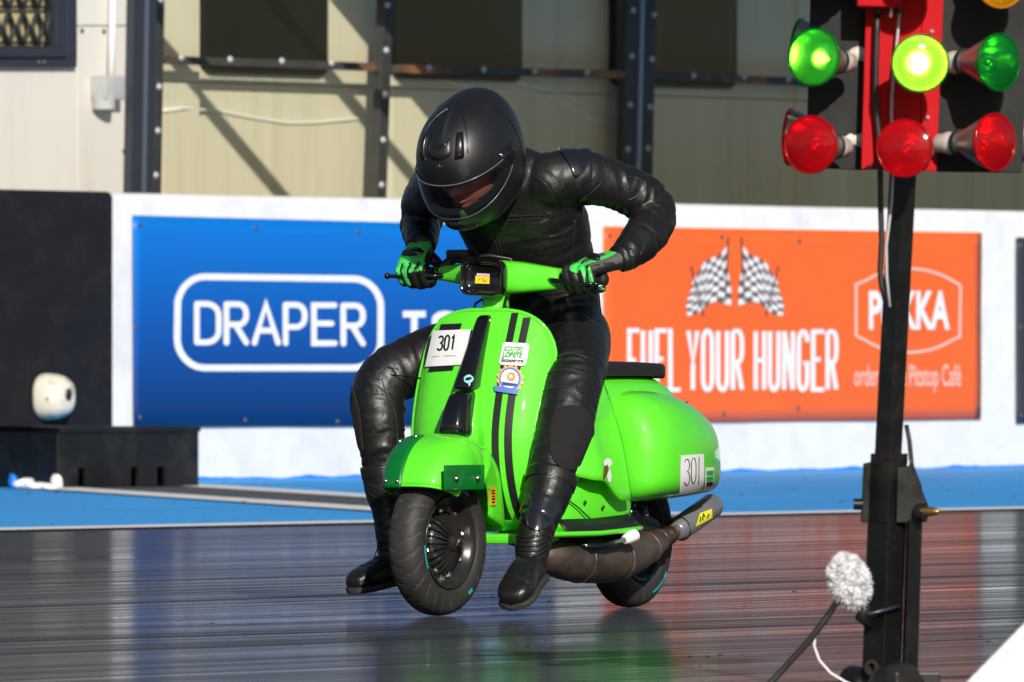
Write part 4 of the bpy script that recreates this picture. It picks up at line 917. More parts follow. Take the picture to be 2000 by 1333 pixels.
for sg in (1,):
    mb = MB(); mb.tube([HB @ Vector((0.0, 0.088, 0.036)), HB @ Vector((0.006, 0.094, 0.0)), HB @ Vector((0.0, 0.088, -0.036))], 0.002, 6); mb.build('panel_joint', mat('dark_joint', (0.01, 0.08, 0.005), 0.5), headset, True)  # dark green tube drawn along the headset joint
mb = MB()
def lamp_ring(x, hy, hz, p=4.5, n=32): return [HB @ Vector((x + 0.018 * 0, math.copysign(abs(math.cos(a)) ** (2 / p), math.cos(a)) * hy, -0.003 + math.copysign(abs(math.sin(a)) ** (2 / p), math.sin(a)) * hz)) for a in np.linspace(0, 2 * math.pi, n + 1)[:-1]]
mb.loft([lamp_ring(0.045, 0.060, 0.044), lamp_ring(0.075, 0.069, 0.053), lamp_ring(0.098, 0.070, 0.054), lamp_ring(0.102, 0.067, 0.051), lamp_ring(0.100, 0.062, 0.046), lamp_ring(0.086, 0.058, 0.041), lamp_ring(0.076, 0.048, 0.034), lamp_ring(0.072, 0.002, 0.002)], True, False, True)
bezel = mb.build('headlamp_surround', BGL, scoot, autos=60)
GRIP = mat('rubber_grip', (0.012, 0.012, 0.012), 0.6, bump=0.3, bscale=200)
for sg in (-1, 1):
    mb = MB(); mb.tube([HB @ Vector((-0.008, sg * 0.195, 0.004)), HB @ Vector((-0.010, sg * 0.325 + 0.008, 0.004)), HB @ Vector((-0.010, sg * 0.335 + 0.008, 0.004)), HB @ Vector((-0.010, sg * 0.339 + 0.008, 0.004))], [0.0165, 0.0165, 0.019, 0.014], 16); mb.build('grip', GRIP, scoot, True)
    mb = MB(); lp = [HB @ Vector(q) for q in ((0.012, sg * 0.16, -0.002), (0.034, sg * 0.20, -0.004), (0.044, sg * 0.25, -0.008), (0.046, sg * 0.31, -0.010), (0.040, sg * 0.338, -0.010))]
    mb.tube(lp, [0.008, 0.0075, 0.0065, 0.006, 0.006], 10); lv_ = mb.build('brake_lever', BGL, scoot, True)
    bm = bmesh.new(); bmesh.ops.create_uvsphere(bm, u_segments=14, v_segments=10, radius=0.0095); me = bpy.data.meshes.new('lever_ball'); bm.to_mesh(me); bm.free()
    o = link('lever_ball', me, BGL, lv_, True); o.location = lp[-1]
mb = MB(); mb.box(HB @ Vector((0.0, -0.125, 0.060)), (0.045, 0.070, 0.026), bev=0.006); mb.build('brake_reservoir', BMT, scoot, autos=40)
mb = MB(); mb.tube([HB @ Vector((0.0, -0.08, 0.045)), HB @ Vector((-0.005, -0.145, 0.048)), HB @ Vector((-0.002, -0.172, 0.026)), HB @ Vector((0.0, -0.19, 0.006))], [0.012, 0.015, 0.016, 0.018], 10); mb.build('master_cylinder', BMT, scoot, True)
mb = MB(); mb.tube([HB @ Vector((-0.01, -0.09, 0.055)), HB @ Vector((-0.02, -0.04, 0.060)), HB @ Vector((-0.04, 0.02, 0.052)), (-0.41, 0.03, 0.93)], 0.005, 8); mb.build('brake_hose', BMT, scoot, True)

# ---- floor, rear body, cowls
def loftx(name, secs, m, p=2.6, n=32, sub=1, **k):
    """secs: (x, half width, z bottom, z top)"""
    mb = MB(); rings = []
    for x, hw, zb, zt in secs:
        cz, hz = (zb + zt) / 2, (zt - zb) / 2
        rings.append([Vector((x, math.copysign(abs(math.cos(a)) ** (2 / p), math.cos(a)) * hw, cz + math.copysign(abs(math.sin(a)) ** (2 / p), math.sin(a)) * hz)) for a in np.linspace(0, 2 * math.pi, n + 1)[:-1]])
    mb.loft(rings); return mb.build(name, m, scoot, True, fix=True, sub=sub, **k)
body = loftx('rear_body', [(-0.555, 0.06, 0.40, 0.60), (-0.565, 0.085, 0.34, 0.635), (-0.61, 0.110, 0.29, 0.665), (-0.70, 0.128, 0.27, 0.682), (-0.82, 0.140, 0.28, 0.688), (-1.00, 0.145, 0.33, 0.688), (-1.15, 0.140, 0.36, 0.684), (-1.22, 0.134, 0.36, 0.672), (-1.30, 0.122, 0.35, 0.632), (-1.37, 0.108, 0.34, 0.575), (-1.42, 0.085, 0.335, 0.505), (-1.44, 0.05, 0.34, 0.45)], GREEN, 3.2)
tunnel = loftx('lower_body', [(-0.50, 0.085, 0.225, 0.30), (-0.53, 0.120, 0.222, 0.36), (-0.60, 0.140, 0.220, 0.42), (-0.72, 0.158, 0.222, 0.43), (-0.82, 0.165, 0.228, 0.42), (-0.89, 0.160, 0.236, 0.39), (-0.93, 0.14, 0.26, 0.36)], GREEN, 4.0)
# floorboard with lip and rubber runner
mb = MB(); rings = []
for x in np.linspace(-0.26, -0.905, 24):
    hw = interp(-x, [(0.26, 0.155), (0.40, 0.185), (0.60, 0.205), (0.80, 0.205), (0.88, 0.192), (0.905, 0.17)]); z = 0.222 + 0.012 * max(0, (-x - 0.6) / 0.3)
    rings.append([Vector((x, s * hw, z + (0.0 if abs(s) < 0.93 else 0.004))) for s in np.linspace(-1, 1, 15)])
mb.grid(rings); fl = mb.build('floorboard', GREEN, scoot, True, solid=0.014, off=0)
mb = MB(); mb.tube([r_[-1] for r_ in rings], 0.008, 8); mb.build('floor_lip', GREEN, fl, True)
mb = MB(); mb.tube([r_[0] for r_ in rings], 0.008, 8); mb.build('floor_lip', GREEN, fl, True)
mb = MB(); mb.grid([[r_[14] + Vector((0, -0.004 - 0.030 * k, 0.006 + 0.034 * k)) for k in (0, 0.5, 1)] for r_ in rings[6:]]); mb.build('rubber_runner', BTAPE, fl, True, solid=0.004)
mb = MB(); mb.box((-0.36, 0, 0.215), (0.28, 0.26, 0.03), bev=0.01); mb.build('floor_bridge', GREEN, scoot)
def cowl(sg):
    secs = [(-0.822, 0.150, 0.42, 0.49), (-0.824, 0.190, 0.375, 0.545), (-0.832, 0.224, 0.342, 0.588), (-0.852, 0.252, 0.320, 0.616), (-0.888, 0.272, 0.312, 0.632), (-0.95, 0.283, 0.312, 0.638), (-1.04, 0.284, 0.314, 0.636), (-1.15, 0.274, 0.319, 0.622), (-1.25, 0.250, 0.325, 0.598), (-1.335, 0.220, 0.330, 0.570), (-1.385, 0.195, 0.333, 0.540), (-1.410, 0.172, 0.336, 0.512), (-1.420, 0.14, 0.342, 0.475)]
    mb = MB(); rows = []
    for x, b, zb, zt in secs:
        row = []
        for k in range(25):
            a = R(100 - 190 * k / 24)           # over the top, round the side, down to a vertical skirt
            ca, sa = math.cos(a), math.sin(a); p = 2.25
            y0 = 0.118; y = y0 + (b - y0) * math.copysign(abs(ca) ** (2 / p), ca); zc = zb + (zt - zb) * 0.42
            z = zc + (zt - zc if sa > 0 else zc - zb) * math.copysign(abs(sa) ** (2 / (p if sa > 0 else 4.5)), sa)
            row.append(Vector((x, sg * y, z)))
        rows.append(row if sg > 0 else row[::-1])
    mb.grid(rows); mb.add(rows[0], [tuple(range(25))]); mb.add(rows[-1], [tuple(range(24, -1, -1))])
    return mb.build('side_cowl', GREEN, scoot, True, fix=True, sub=2)
cowl_l = cowl(1); cowl(-1)
# pressed skirt ahead of the cowl, with a wavy lower edge standing proud of the lower body
mb = MB(); rows = []
ZB = [(0.53, 0.395), (0.58, 0.380), (0.64, 0.372), (0.70, 0.335), (0.74, 0.318), (0.80, 0.32)]
for x in np.linspace(-0.535, -0.80, 22):
    zb = interp(-x, ZB); fr = math.sqrt(max(0.0, 1 - max(0, (x + 0.64) / 0.108) ** 2)); row = []
    for k in range(16):
        t = k / 15; z = zb + (0.672 - zb) * t
        y = 0.100 + 0.100 * (1 - t) ** 0.9 + 0.012 * math.sin(math.pi * t); row.append(Vector((x, 0.06 + (y - 0.06) * (0.35 + 0.65 * fr), z)))
    rows.append(row)
mb.grid(rows); flap = mb.build('side_skirt', GREEN, scoot, True, solid=0.006)
# saddle
mb = MB(); rings = []
for x, hw, zb, zt in ((-0.60, 0.04, 0.682, 0.700), (-0.615, 0.075, 0.660, 0.712), (-0.66, 0.098, 0.676, 0.716), (-0.80, 0.112, 0.678, 0.718), (-1.0, 0.116, 0.678, 0.718), (-1.17, 0.110, 0.676, 0.714), (-1.205, 0.104, 0.676, 0.712), (-1.212, 0.098, 0.668, 0.706)):
    rings.append([Vector((x, y, z)) for y, z in ((-hw, zb), (-hw, zt - 0.006), (-hw + 0.008, zt), (0, zt + 0.003), (hw - 0.008, zt), (hw, zt - 0.006), (hw, zb), (0, zb))])
mb.loft(rings); mb.build('saddle', mat('black_seat_vinyl', (0.012, 0.012, 0.013), 0.55, bump=0.2, bscale=90), scoot, fix=True, bev=0.003, autos=40)
mb = MB(); mb.box((-1.375, 0.075, 0.592), (0.03, 0.02, 0.02), bev=0.004); mb.build('seat_catch', BMT, scoot)
# engine, swing arm, exhaust
mb = MB(); mb.tube([(-0.86, 0.02, 0.26), (-1.0, 0.04, 0.25), (-1.18, 0.06, 0.215)], [0.075, 0.07, 0.05], 14); mb.tube([(-1.0, -0.1, 0.30), (-1.18, -0.06, 0.22)], 0.05, 12); mb.build('engine', ENG, scoot, True)
mb = MB(); mb.box((-1.09, 0.0, 0.405), (0.58, 0.24, 0.10), bev=0.03); mb.build('wheel_arch', ENG, scoot)
EX = [((-0.418, 0.09, 0.172), 0.012), ((-0.428, 0.092, 0.170), 0.032), ((-0.455, 0.097, 0.166), 0.047), ((-0.50, 0.105, 0.160), 0.058), ((-0.57, 0.115, 0.150), 0.063), ((-0.68, 0.122, 0.146), 0.067), ((-0.80, 0.124, 0.145), 0.067), ((-0.90, 0.124, 0.151), 0.063), ((-1.00, 0.124, 0.166), 0.055), ((-1.09, 0.124, 0.187), 0.041), ((-1.16, 0.124, 0.205), 0.027), ((-1.19, 0.124, 0.212), 0.021), ((-1.25, 0.126, 0.228), 0.020)]
mb = MB(); mb.tube([p for p, _ in EX], [r_ for _, r_ in EX], 28); ex = mb.build('exhaust', HEAT, scoot, True, sub=1)
for k in (4, 6, 8, 9):
    (p0, r0), (p1, r1) = EX[k], EX[k + 1]; p0, p1 = Vector(p0), Vector(p1); q0 = p0.lerp(p1, 0.5); dd = (p1 - p0).normalized() * 0.002; rw = (r0 + r1) / 2
    mb = MB(); mb.tube([q0 - dd, q0 - dd * 0.4, q0 + dd * 0.4, q0 + dd], [rw - 0.001, rw + 0.0016, rw + 0.0016, rw - 0.001], 28); mb.build('weld_bead', HEAT, ex, True)
mb = MB(); mb.tube([(-1.175, 0.124, 0.2085), (-1.178, 0.124, 0.2092), (-1.190, 0.124, 0.2125), (-1.193, 0.124, 0.2132)], [0.024, 0.029, 0.029, 0.024], 20); mb.build('exhaust_collar', mat('bronze_collar', (0.16, 0.09, 0.05), 0.35, 0.9), ex, autos=40)
A0, A1 = Vector((-1.225, 0.127, 0.222)), Vector((-1.455, 0.138, 0.300)); ad = (A1 - A0)
mb = MB(); mb.tube([A0 + ad * t for t in (0, 0.02, 0.10, 0.12, 0.93, 0.975, 1.0)], [0.023, 0.028, 0.0335, 0.0365, 0.0365, 0.033, 0.025], 28)
sil = mb.build('silencer', mat('grey_silencer', (0.22, 0.22, 0.235), 0.30, 0.4, vary=0.1, scale=10), scoot, autos=45)
mb = MB(); mb.tube([A0 + ad * 0.10, A0 + ad * 0.125], 0.0375, 28); mb.build('silencer_band', CHR, sil, autos=40)
for x in (-1.03, -1.10):
    mb = MB(); mb.loft([[Vector((x - 0.022, 0.10, z0)) for z0 in (0.20,)] + [Vector((x + 0.026, 0.10, 0.20)), Vector((x + 0.026, 0.106, 0.20)), Vector((x - 0.022, 0.106, 0.20))], [Vector((x - 0.012, 0.09, 0.285)), Vector((x + 0.014, 0.09, 0.285)), Vector((x + 0.014, 0.096, 0.285)), Vector((x - 0.012, 0.096, 0.285))]])
    mb.build('exhaust_bracket', HEAT, scoot, fix=True); rivet((x, 0.098, 0.272), (0, 1, 0), scoot, 0.006)
mb = MB(); mb.tube([(-0.55, 0.13, 0.20), (-0.58, 0.19, 0.188), (-0.63, 0.205, 0.190), (-0.74, 0.215, 0.206)], [0.012, 0.010, 0.009, 0.009], 10); kk = mb.build('kick_lever', BGL, scoot, True)
mb = MB(); mb.tube([(-0.73, 0.214, 0.204), (-0.745, 0.216, 0.208), (-0.785, 0.220, 0.218), (-0.79, 0.220, 0.219)], [0.011, 0.0165, 0.0185, 0.012], 14); mb.build('taped_tip', WPAPER, kk, autos=50)
mb = MB(); mb.tube([(-0.52, 0.10, 0.20), (-0.55, 0.15, 0.175), (-0.60, 0.17, 0.165)], [0.014, 0.011, 0.009], 8); mb.build('stand_lug', BMT, scoot, True)
mb = MB(); mb.tube([(-0.30, 0.06, 0.215), (-0.34, 0.10, 0.20), (-0.42, 0.11, 0.198)], 0.016, 10); mb.build('pipe_stub', BMT, scoot, True)

# ---- cables, fasteners and gaps
for pts in ([(-0.345, 0.035, 0.905), (-0.30, 0.055, 0.880), (-0.31, 0.075, 0.845)], [(-0.345, -0.03, 0.905), (-0.31, -0.045, 0.885), (-0.315, -0.06, 0.85)]):
    mb = MB(); mb.tube(pts, 0.004, 8); mb.build('control_cable', BMT, scoot, True)
for p, d in (((-0.615, 0.148, 0.315), (0, 1, 0)), ((-0.70, 0.162, 0.300), (0, 1, 0)), ((-0.84, 0.166, 0.275), (0, 1, 0.2)), ((-0.86, 0.165, 0.262), (0, 1, 0.2)), ((-0.875, 0.163, 0.285), (0, 1, 0.2))): rivet(p, d, scoot, 0.006, BMT if p[0] > -0.8 else CHR)
mb = MB(); mb.tube([(-0.52, 0.125, 0.335), (-0.58, 0.145, 0.30), (-0.64, 0.158, 0.262), (-0.67, 0.163, 0.240)], 0.0022, 6); mb.build('panel_gap', BMT, tunnel, True)
# ---- stickers, plates, numbers
bpy.context.view_layer.update()
B_SH = bvh_of([shield]); B_HORN = bvh_of([horn, horn2]); B_COWL = bvh_of([cowl_l, body]); B_FLAP = bvh_of([flap, tunnel, body]); B_GUARD = bvh_of([guard]); B_SIL = bvh_of([sil]); B_BEZ = bvh_of([bezel])
for q in ([(863, 635), (904, 633), (899, 650), (858, 652)], [(843, 714), (890, 711), (886, 724), (838, 727)], [(839, 663), (846, 655), (836, 712), (829, 716)], [(921, 646), (932, 648), (914, 710), (905, 710)]):
    decal('tape_strip', B_SH, q, BTAPE, scoot, 6, 3, 0.0046)
num = decal('number_plate', B_SH, [(849, 648), (922, 645), (906, 714), (833, 718)], WPAPER, scoot, 8, 8, 0.0060); num['label'] = 'white number plate reading 301'
def digits(name, bvh, spec, wd, m, parent, off):
    mb = MB()
    for ch, x0, y0, x1, y1, sk in spec:
        for k, st in enumerate(glyph(ch)):
            cl = ch in 'O0'; mp = [(x0 + (x1 - x0) * p[0] + sk * p[1], y1 + (y0 - y1) * p[1]) for p in st]
            if not cl: mp = dense(mp, 3)
            ribbon(mb, mp, wd, lambda x, y, k=k: hit(bvh, x, y, off + 0.0003 * k), caps=0, closed=cl)
    return mb.build(name, m, parent)
digits('printed_number', B_SH, [('3', 857, 659, 866, 686, 4), ('0', 869.5, 657.5, 877.5, 686, 4), ('1', 883, 657, 888, 685, 4)], 3.4, INK, num, 0.0072)
decal_line('small_print', B_SH, [[(847, 699), (861, 698)], [(870, 697.5), (893, 697)]], 1.1, mat('grey_ink', (0.3, 0.3, 0.32), .6), num, 0.0072)
def rounded_px(x0, y0, x1, y1, r, sk): return [(x + sk * (y1 - y) / (y1 - y0), y) for x, y in rounded(x0, y0, x1, y1, r, 0.055)]
st1 = decal_poly('sticker', B_SH, rounded_px(975, 670, 1027, 714, 6, 9), WPAPER, scoot, 0.0062); st1['label'] = 'white rounded sticker with green and black lettering'
GIN = mat('green_ink', (0.02, 0.38, 0.04), 0.5)
mb = MB(); text_fit(mb, 'SCOOTERS', 984.5, 678, 1020.5, 688, lambda x, y: hit(B_SH, x, y + (x - 984) * 0.04, 0.0072), 0.03, 3); text_fit(mb, 'LOBETE', 982, 689, 1019, 700, lambda x, y: hit(B_SH, x, y + (x - 984) * 0.04, 0.0072), 0.05, 3); mb.build('sticker_print', GIN, st1)
mb = MB(); text_fit(mb, 'Scooters', 979.5, 701.5, 1022, 709, lambda x, y: hit(B_SH, x, y + (x - 984) * 0.04, 0.0072), 0.04, 2); mb.build('sticker_print', INK, st1)
def gear(cx, cy, r0, r1, teeth, sq=0.92):
    return [(cx + (r1 if (k // 2) % 2 else r0) * sq * math.cos(2 * math.pi * k / (teeth * 4)), cy + (r1 if (k // 2) % 2 else r0) * math.sin(2 * math.pi * k / (teeth * 4))) for k in range(teeth * 4)]
circ = lambda cx, cy, r_, sq=0.92, n=28: [(cx + r_ * sq * math.cos(2 * math.pi * k / n), cy + r_ * math.sin(2 * math.pi * k / n)) for k in range(n)]
bg = decal_poly('club_badge', B_SH, gear(997, 742, 25, 28.5, 14), mat('badge_amber', (0.75, 0.40, 0.16), 0.45), scoot, 0.0058); bg['label'] = 'round cog-edged badge with blue ring and banner'
decal_poly('badge_ring', B_SH, circ(997, 742, 22.5), mat('badge_blue', (0.10, 0.20, 0.55), 0.45), bg, 0.0068); decal_poly('badge_face', B_SH, circ(996.5, 742, 18.5), mat('badge_cream', (0.74, 0.70, 0.62), 0.5), bg, 0.0078)
decal_poly('badge_figure', B_SH, circ(1000, 738, 8.5), mat('badge_rust', (0.60, 0.27, 0.10), 0.5), bg, 0.0088); decal_poly('badge_figure', B_SH, circ(999, 738, 4), bpy.data.materials['badge_cream'], bg, 0.0098)
decal('badge_figure', B_SH, [(981, 748), (1012, 752), (1008, 757), (985, 755)], mat('badge_navy', (0.02, 0.05, 0.35), 0.5), bg, 6, 3, 0.0088)
decal('badge_banner', B_SH, [(966, 755), (1015, 763), (1012, 773), (968, 766)], bpy.data.materials['badge_blue'], bg, 8, 3, 0.0094)
sh = decal_poly('shield_emblem', B_HORN, [(906, 738), (911, 733.5), (917, 732), (922, 735), (925, 740), (922, 746), (914, 750), (907, 746)], mat('mint_emblem', (0.28, 0.68, 0.66), 0.4), scoot, 0.001); decal_poly('emblem_figure', B_HORN, [(908, 742), (913, 738), (920, 737), (922, 740), (917, 744), (911, 744)], INK, sh, 0.0018)
mb = MB(); rings = [[Vector((legx(0, z) + 0.028, y, z)) for y in (-0.004, 0.004)] for z in (0.83, 0.845)]
decal('chip', B_HORN, [(955, 624), (958, 624), (957.5, 628), (954.5, 628)], WPAPER, horn, 2, 2, 0.001)
mb = MB()
ypl = decal('warning_sticker', B_GUARD, [(954, 951), (967, 951), (967, 987), (954, 987)], mat('yellow_sticker', (0.75, 0.40, 0.02), 0.5), scoot, 4, 6, 0.004)
if True: decal_line('warning_print', B_GUARD, [[(957, 958), (964, 958)], [(957, 963), (964, 963)], [(958, 969), (963, 969)], [(957, 974), (964, 974)], [(957, 980), (963, 980)]], 2.6, INK, ypl, 0.0050)
pap = decal('number_plate', B_COWL, [(1328, 890), (1373, 887), (1373, 960), (1326, 963)], WPAPER, scoot, 6, 6, 0.003); pap['label'] = 'white paper with handwritten 301'
digits('handwritten_number', B_COWL, [('3', 1335, 897, 1345, 947, 0), ('0', 1348, 895, 1357, 943, 0)], 1.4, INK, pap, 0.0042); decal_line('handwritten_number', B_COWL, [[(1363, 893), (1362.5, 945)]], 1.2, INK, pap, 0.0042)
st2 = decal('sticker', B_COWL, [(1376, 914), (1393, 913), (1391, 954), (1375, 955)], WPAPER, scoot, 4, 5, 0.003); st2['label'] = 'small white sticker with green bars'
decal('sticker_print', B_COWL, [(1378, 920), (1391, 919), (1391, 928), (1378, 929)], GIN, st2, 3, 3, 0.004); decal('sticker_print', B_COWL, [(1378, 931), (1391, 930), (1390, 938), (1378, 939)], GIN, st2, 3, 3, 0.004); decal('sticker_print', B_COWL, [(1378, 941), (1390, 940), (1390, 948), (1378, 949)], INK, st2, 3, 3, 0.004)
st3 = decal_poly('sticker', B_FLAP, circ(1185, 905, 9, 0.9, 18), WPAPER, scoot, 0.004); st3['label'] = 'small peeling round sticker with brown stain'
decal_poly('peeled_strip', B_FLAP, [(1184, 918), (1189, 916), (1193, 930), (1191, 942), (1187, 943), (1184, 932)], WPAPER, st3, 0.003); decal_poly('stain', B_FLAP, [(1178, 912), (1184, 908), (1186, 920), (1181, 932), (1178, 940), (1176, 930)], mat('brown_stain', (0.12, 0.06, 0.01), 0.6), st3, 0.005)
sl = decal('silencer_label', B_SIL, [(1367, 1003), (1390, 994), (1391, 1012), (1358, 1029)], mat('yellow_label', (0.72, 0.68, 0.02), 0.45), scoot, 6, 5, 0.001)
decal_line('label_print', B_SIL, [[(1366, 1020), (1368, 1010)], [(1371, 1017), (1373, 1005), (1376, 1010)], [(1380, 1012), (1384, 1004)]], 2.2, INK, sl, 0.0018)
hl = decal('inspection_sticker', B_BEZ, [(929, 539), (957, 540), (956.5, 555), (928, 554)], mat('yellow_tag', (0.85, 0.62, 0.03), 0.5), scoot, 3, 3, 0.0015); decal('tag_header', B_BEZ, [(932, 534), (957, 535), (957, 539.5), (931, 538.5)], mat('pink_tag', (0.75, 0.5, 0.6), 0.5), hl, 3, 2, 0.0015)
decal_line('tag_mark', B_BEZ, [[(936, 548), (939, 544)], [(943, 544), (946, 549), (951, 551)]], 0.9, INK, hl, 0.0028)
# ================================================================== rider
rider = thing('person', 'person in black racing leathers, black helmet and green gloves crouched over the scooter handlebars', 'person', SM)
def leather(name, col, rough, bump=0.35, bscale=28):
    m = mat(name, col, rough, vary=0.18, scale=9, bump=0, rvary=0.05, spec=0.5)
    t = m.node_tree; L = t.links.new; b = t.nodes['Principled BSDF']; tc = _n(t, 'ShaderNodeTexCoord')
    n1 = _n(t, 'ShaderNodeTexNoise'); n1.inputs['Scale'].default_value = bscale; n1.inputs['Detail'].default_value = 5; n1.inputs['Distortion'].default_value = 0.8
    n2 = _n(t, 'ShaderNodeTexNoise'); n2.inputs['Scale'].default_value = 260; n2.inputs['Detail'].default_value = 2
    L(tc.outputs['Object'], n1.inputs['Vector']); L(tc.outputs['Object'], n2.inputs['Vector'])
    a = _n(t, 'ShaderNodeMath', operation='MULTIPLY_ADD'); a.inputs[1].default_value = 0.12; L(n2.outputs['Fac'], a.inputs[0]); L(n1.outputs['Fac'], a.inputs[2])
    bp = _n(t, 'ShaderNodeBump'); bp.inputs['Strength'].default_value = bump; bp.inputs['Distance'].default_value = 0.012
    L(a.outputs[0], bp.inputs['Height']); L(bp.outputs[0], b.inputs['Normal']); return m
LEA = leather('black_leather', (0.0080, 0.0078, 0.0077), 0.42, 0.20); LEA2 = leather('black_boot_leather', (0.009, 0.0087, 0.0083), 0.36, 0.12, 40)
STR = mat('black_stretch_panel', (0.008, 0.008, 0.008), 0.9, bump=0.5, bscale=300); TRIM = mat('leather_piping', (0.02, 0.02, 0.02), 0.42)
SKIN = mat('skin', (0.58, 0.19, 0.14), 0.5, vary=0.12, scale=30)
ARM = mat('armour_plate', (0.010, 0.011, 0.014), 0.16, coat=0.6)
def ball(mb, c, r_, n=12):
    c = Vector(c); rings = []
    for k in range(1, n):
        th = math.pi * k / n; rings.append([c + Vector((r_ * math.sin(th) * math.cos(a), r_ * math.sin(th) * math.sin(a), r_ * math.cos(th))) for a in np.linspace(0, 2 * math.pi, 17)[:-1]])
    mb.loft(rings)
def limb4(mb, pts, k=6):
    n = len(pts); out = []
    g = lambda i, c: pts[min(max(i, 0), n - 1)][c]
    for i in range(n - 1):
        for s in range(k):
            t = s / k; out.append([0.5 * ((2 * g(i, c)) + (g(i + 1, c) - g(i - 1, c)) * t + (2 * g(i - 1, c) - 5 * g(i, c) + 4 * g(i + 1, c) - g(i + 2, c)) * t * t + (-g(i - 1, c) + 3 * g(i, c) - 3 * g(i + 1, c) + g(i + 2, c)) * t**3) for c in range(4)])
    out.append(list(pts[-1])); mb.tube([Vector(q[:3]) for q in out], [q[3] for q in out], 24)
    ball(mb, pts[0][:3], pts[0][3] * 0.995); ball(mb, pts[-1][:3], pts[-1][3] * 0.995)
def remesh(mb, voxel, smooth_it=4):
    me = mb.mesh('tmp'); bm = bmesh.new(); bm.from_mesh(me); bmesh.ops.recalc_face_normals(bm, faces=bm.faces); bm.to_mesh(me); bm.free()
    o = bpy.data.objects.new('tmp', me); COL.objects.link(o)
    q = o.modifiers.new('r', 'REMESH'); q.mode = 'VOXEL'; q.voxel_size = voxel
    if smooth_it: q = o.modifiers.new('s', 'SMOOTH'); q.factor = 0.5; q.iterations = smooth_it
    bpy.context.view_layer.update(); dg = bpy.context.evaluated_depsgraph_get()
    out = bpy.data.meshes.new_from_object(o.evaluated_get(dg)); bpy.data.objects.remove(o); return out
# ---- suit
bd = MB()
SP = [((-0.690, 0, 0.735), 0.13, 0.105, 0.0), ((-0.675, 0, 0.80), 0.160, 0.125, 0.0), ((-0.650, 0, 0.88), 0.164, 0.120, 0.0), ((-0.625, 0, 0.95), 0.164, 0.116, 0.03), ((-0.59, 0, 1.02), 0.172, 0.120, 0.10), ((-0.535, 0, 1.10), 0.186, 0.126, 0.2), ((-0.475, 0.0, 1.175), 0.192, 0.120, 0.28), ((-0.42, 0.0, 1.235), 0.170, 0.098, 0.32), ((-0.37, 0, 1.275), 0.105, 0.078, 0.3), ((-0.31, 0, 1.305), 0.066, 0.064, 0.1), ((-0.25, 0, 1.315), 0.06, 0.06, 0)]
rings = []
for i, (c, hw, hd, tw) in enumerate(SP):
    a, b = Vector(SP[max(i - 1, 0)][0]), Vector(SP[min(i + 1, len(SP) - 1)][0]); t = (b - a).normalized()
    lat = Vector((-tw, 1, 0)).normalized(); lat = (lat - t * lat.dot(t)).normalized(); dp = lat.cross(t).normalized()
    rings.append([Vector(c) + lat * math.copysign(abs(math.cos(x)) ** 0.85, math.cos(x)) * hw + dp * math.copysign(abs(math.sin(x)) ** 0.9, math.sin(x)) * hd for x in np.linspace(0, 2 * math.pi, 41)[:-1]])
bd.loft(rings)
LEGL = [(-0.67, 0.085, 0.80, 0.098), (-0.58, 0.138, 0.775, 0.100), (-0.48, 0.188, 0.735, 0.096), (-0.385, 0.232, 0.675, 0.088), (-0.325, 0.248, 0.600, 0.084), (-0.285, 0.252, 0.520, 0.082), (-0.235, 0.252, 0.445, 0.070), (-0.195, 0.251, 0.370, 0.058)]
LEGR = [(-0.67, -0.085, 0.80, 0.098), (-0.58, -0.155, 0.775, 0.098), (-0.46, -0.245, 0.735, 0.092), (-0.355, -0.325, 0.690, 0.083), (-0.305, -0.354, 0.640, 0.079), (-0.287, -0.349, 0.570, 0.077), (-0.284, -0.338, 0.490, 0.067), (-0.287, -0.333, 0.420, 0.057), (-0.287, -0.325, 0.360, 0.050)]
ARML = [(-0.435, 0.125, 1.235, 0.082), (-0.475, 0.190, 1.248, 0.080), (-0.56, 0.265, 1.228, 0.069), (-0.625, 0.325, 1.190, 0.066), (-0.648, 0.350, 1.150, 0.066), (-0.605, 0.366, 1.105, 0.063), (-0.535, 0.374, 1.070, 0.058), (-0.468, 0.376, 1.036, 0.050), (-0.430, 0.368, 1.018, 0.043)]
ARMR = [(-0.37, -0.12, 1.225, 0.080), (-0.345, -0.175, 1.230, 0.074), (-0.43, -0.265, 1.205, 0.064), (-0.53, -0.335, 1.165, 0.060), (-0.560, -0.350, 1.135, 0.058), (-0.515, -0.335, 1.110, 0.056), (-0.455, -0.300, 1.080, 0.050), (-0.415, -0.278, 1.060, 0.042)]
for l in (LEGL, LEGR, ARML, ARMR): limb4(bd, l)
me = remesh(bd, 0.0062, 7)
# cloth folds: compression rings round the joints and long drag lines, pushed into the surface itself
JT = [(Vector((-0.645, 0.348, 1.15)), 0.17, Vector((0.3, 0.2, -1))), (Vector((-0.56, -0.35, 1.135)), 0.15, Vector((0.3, 0.2, -1))), (Vector((-0.40, 0.22, 0.69)), 0.11, Vector((0.8, 0.3, -0.6))), (Vector((-0.34, -0.33, 0.69)), 0.12, Vector((0.6, -0.5, -0.5))),
      (Vector((-0.60, 0.0, 0.93)), 0.20, Vector((0.1, 0.15, 1))), (Vector((-0.52, 0.12, 0.77)), 0.12, Vector((0.8, 0.4, 0.1))), (Vector((-0.22, 0.25, 0.43)), 0.09, Vector((0.2, 0, -1))), (Vector((-0.285, -0.335, 0.47)), 0.10, Vector((0, 0, -1))), (Vector((-0.50, 0.38, 1.03)), 0.10, Vector((0.7, 0.1, -0.6))), (Vector((-0.47, -0.31, 1.06)), 0.10, Vector((0.6, 0.3, -0.6))), (Vector((-0.47, 0.16, 1.20)), 0.10, Vector((1, 0.4, 0.4)))]
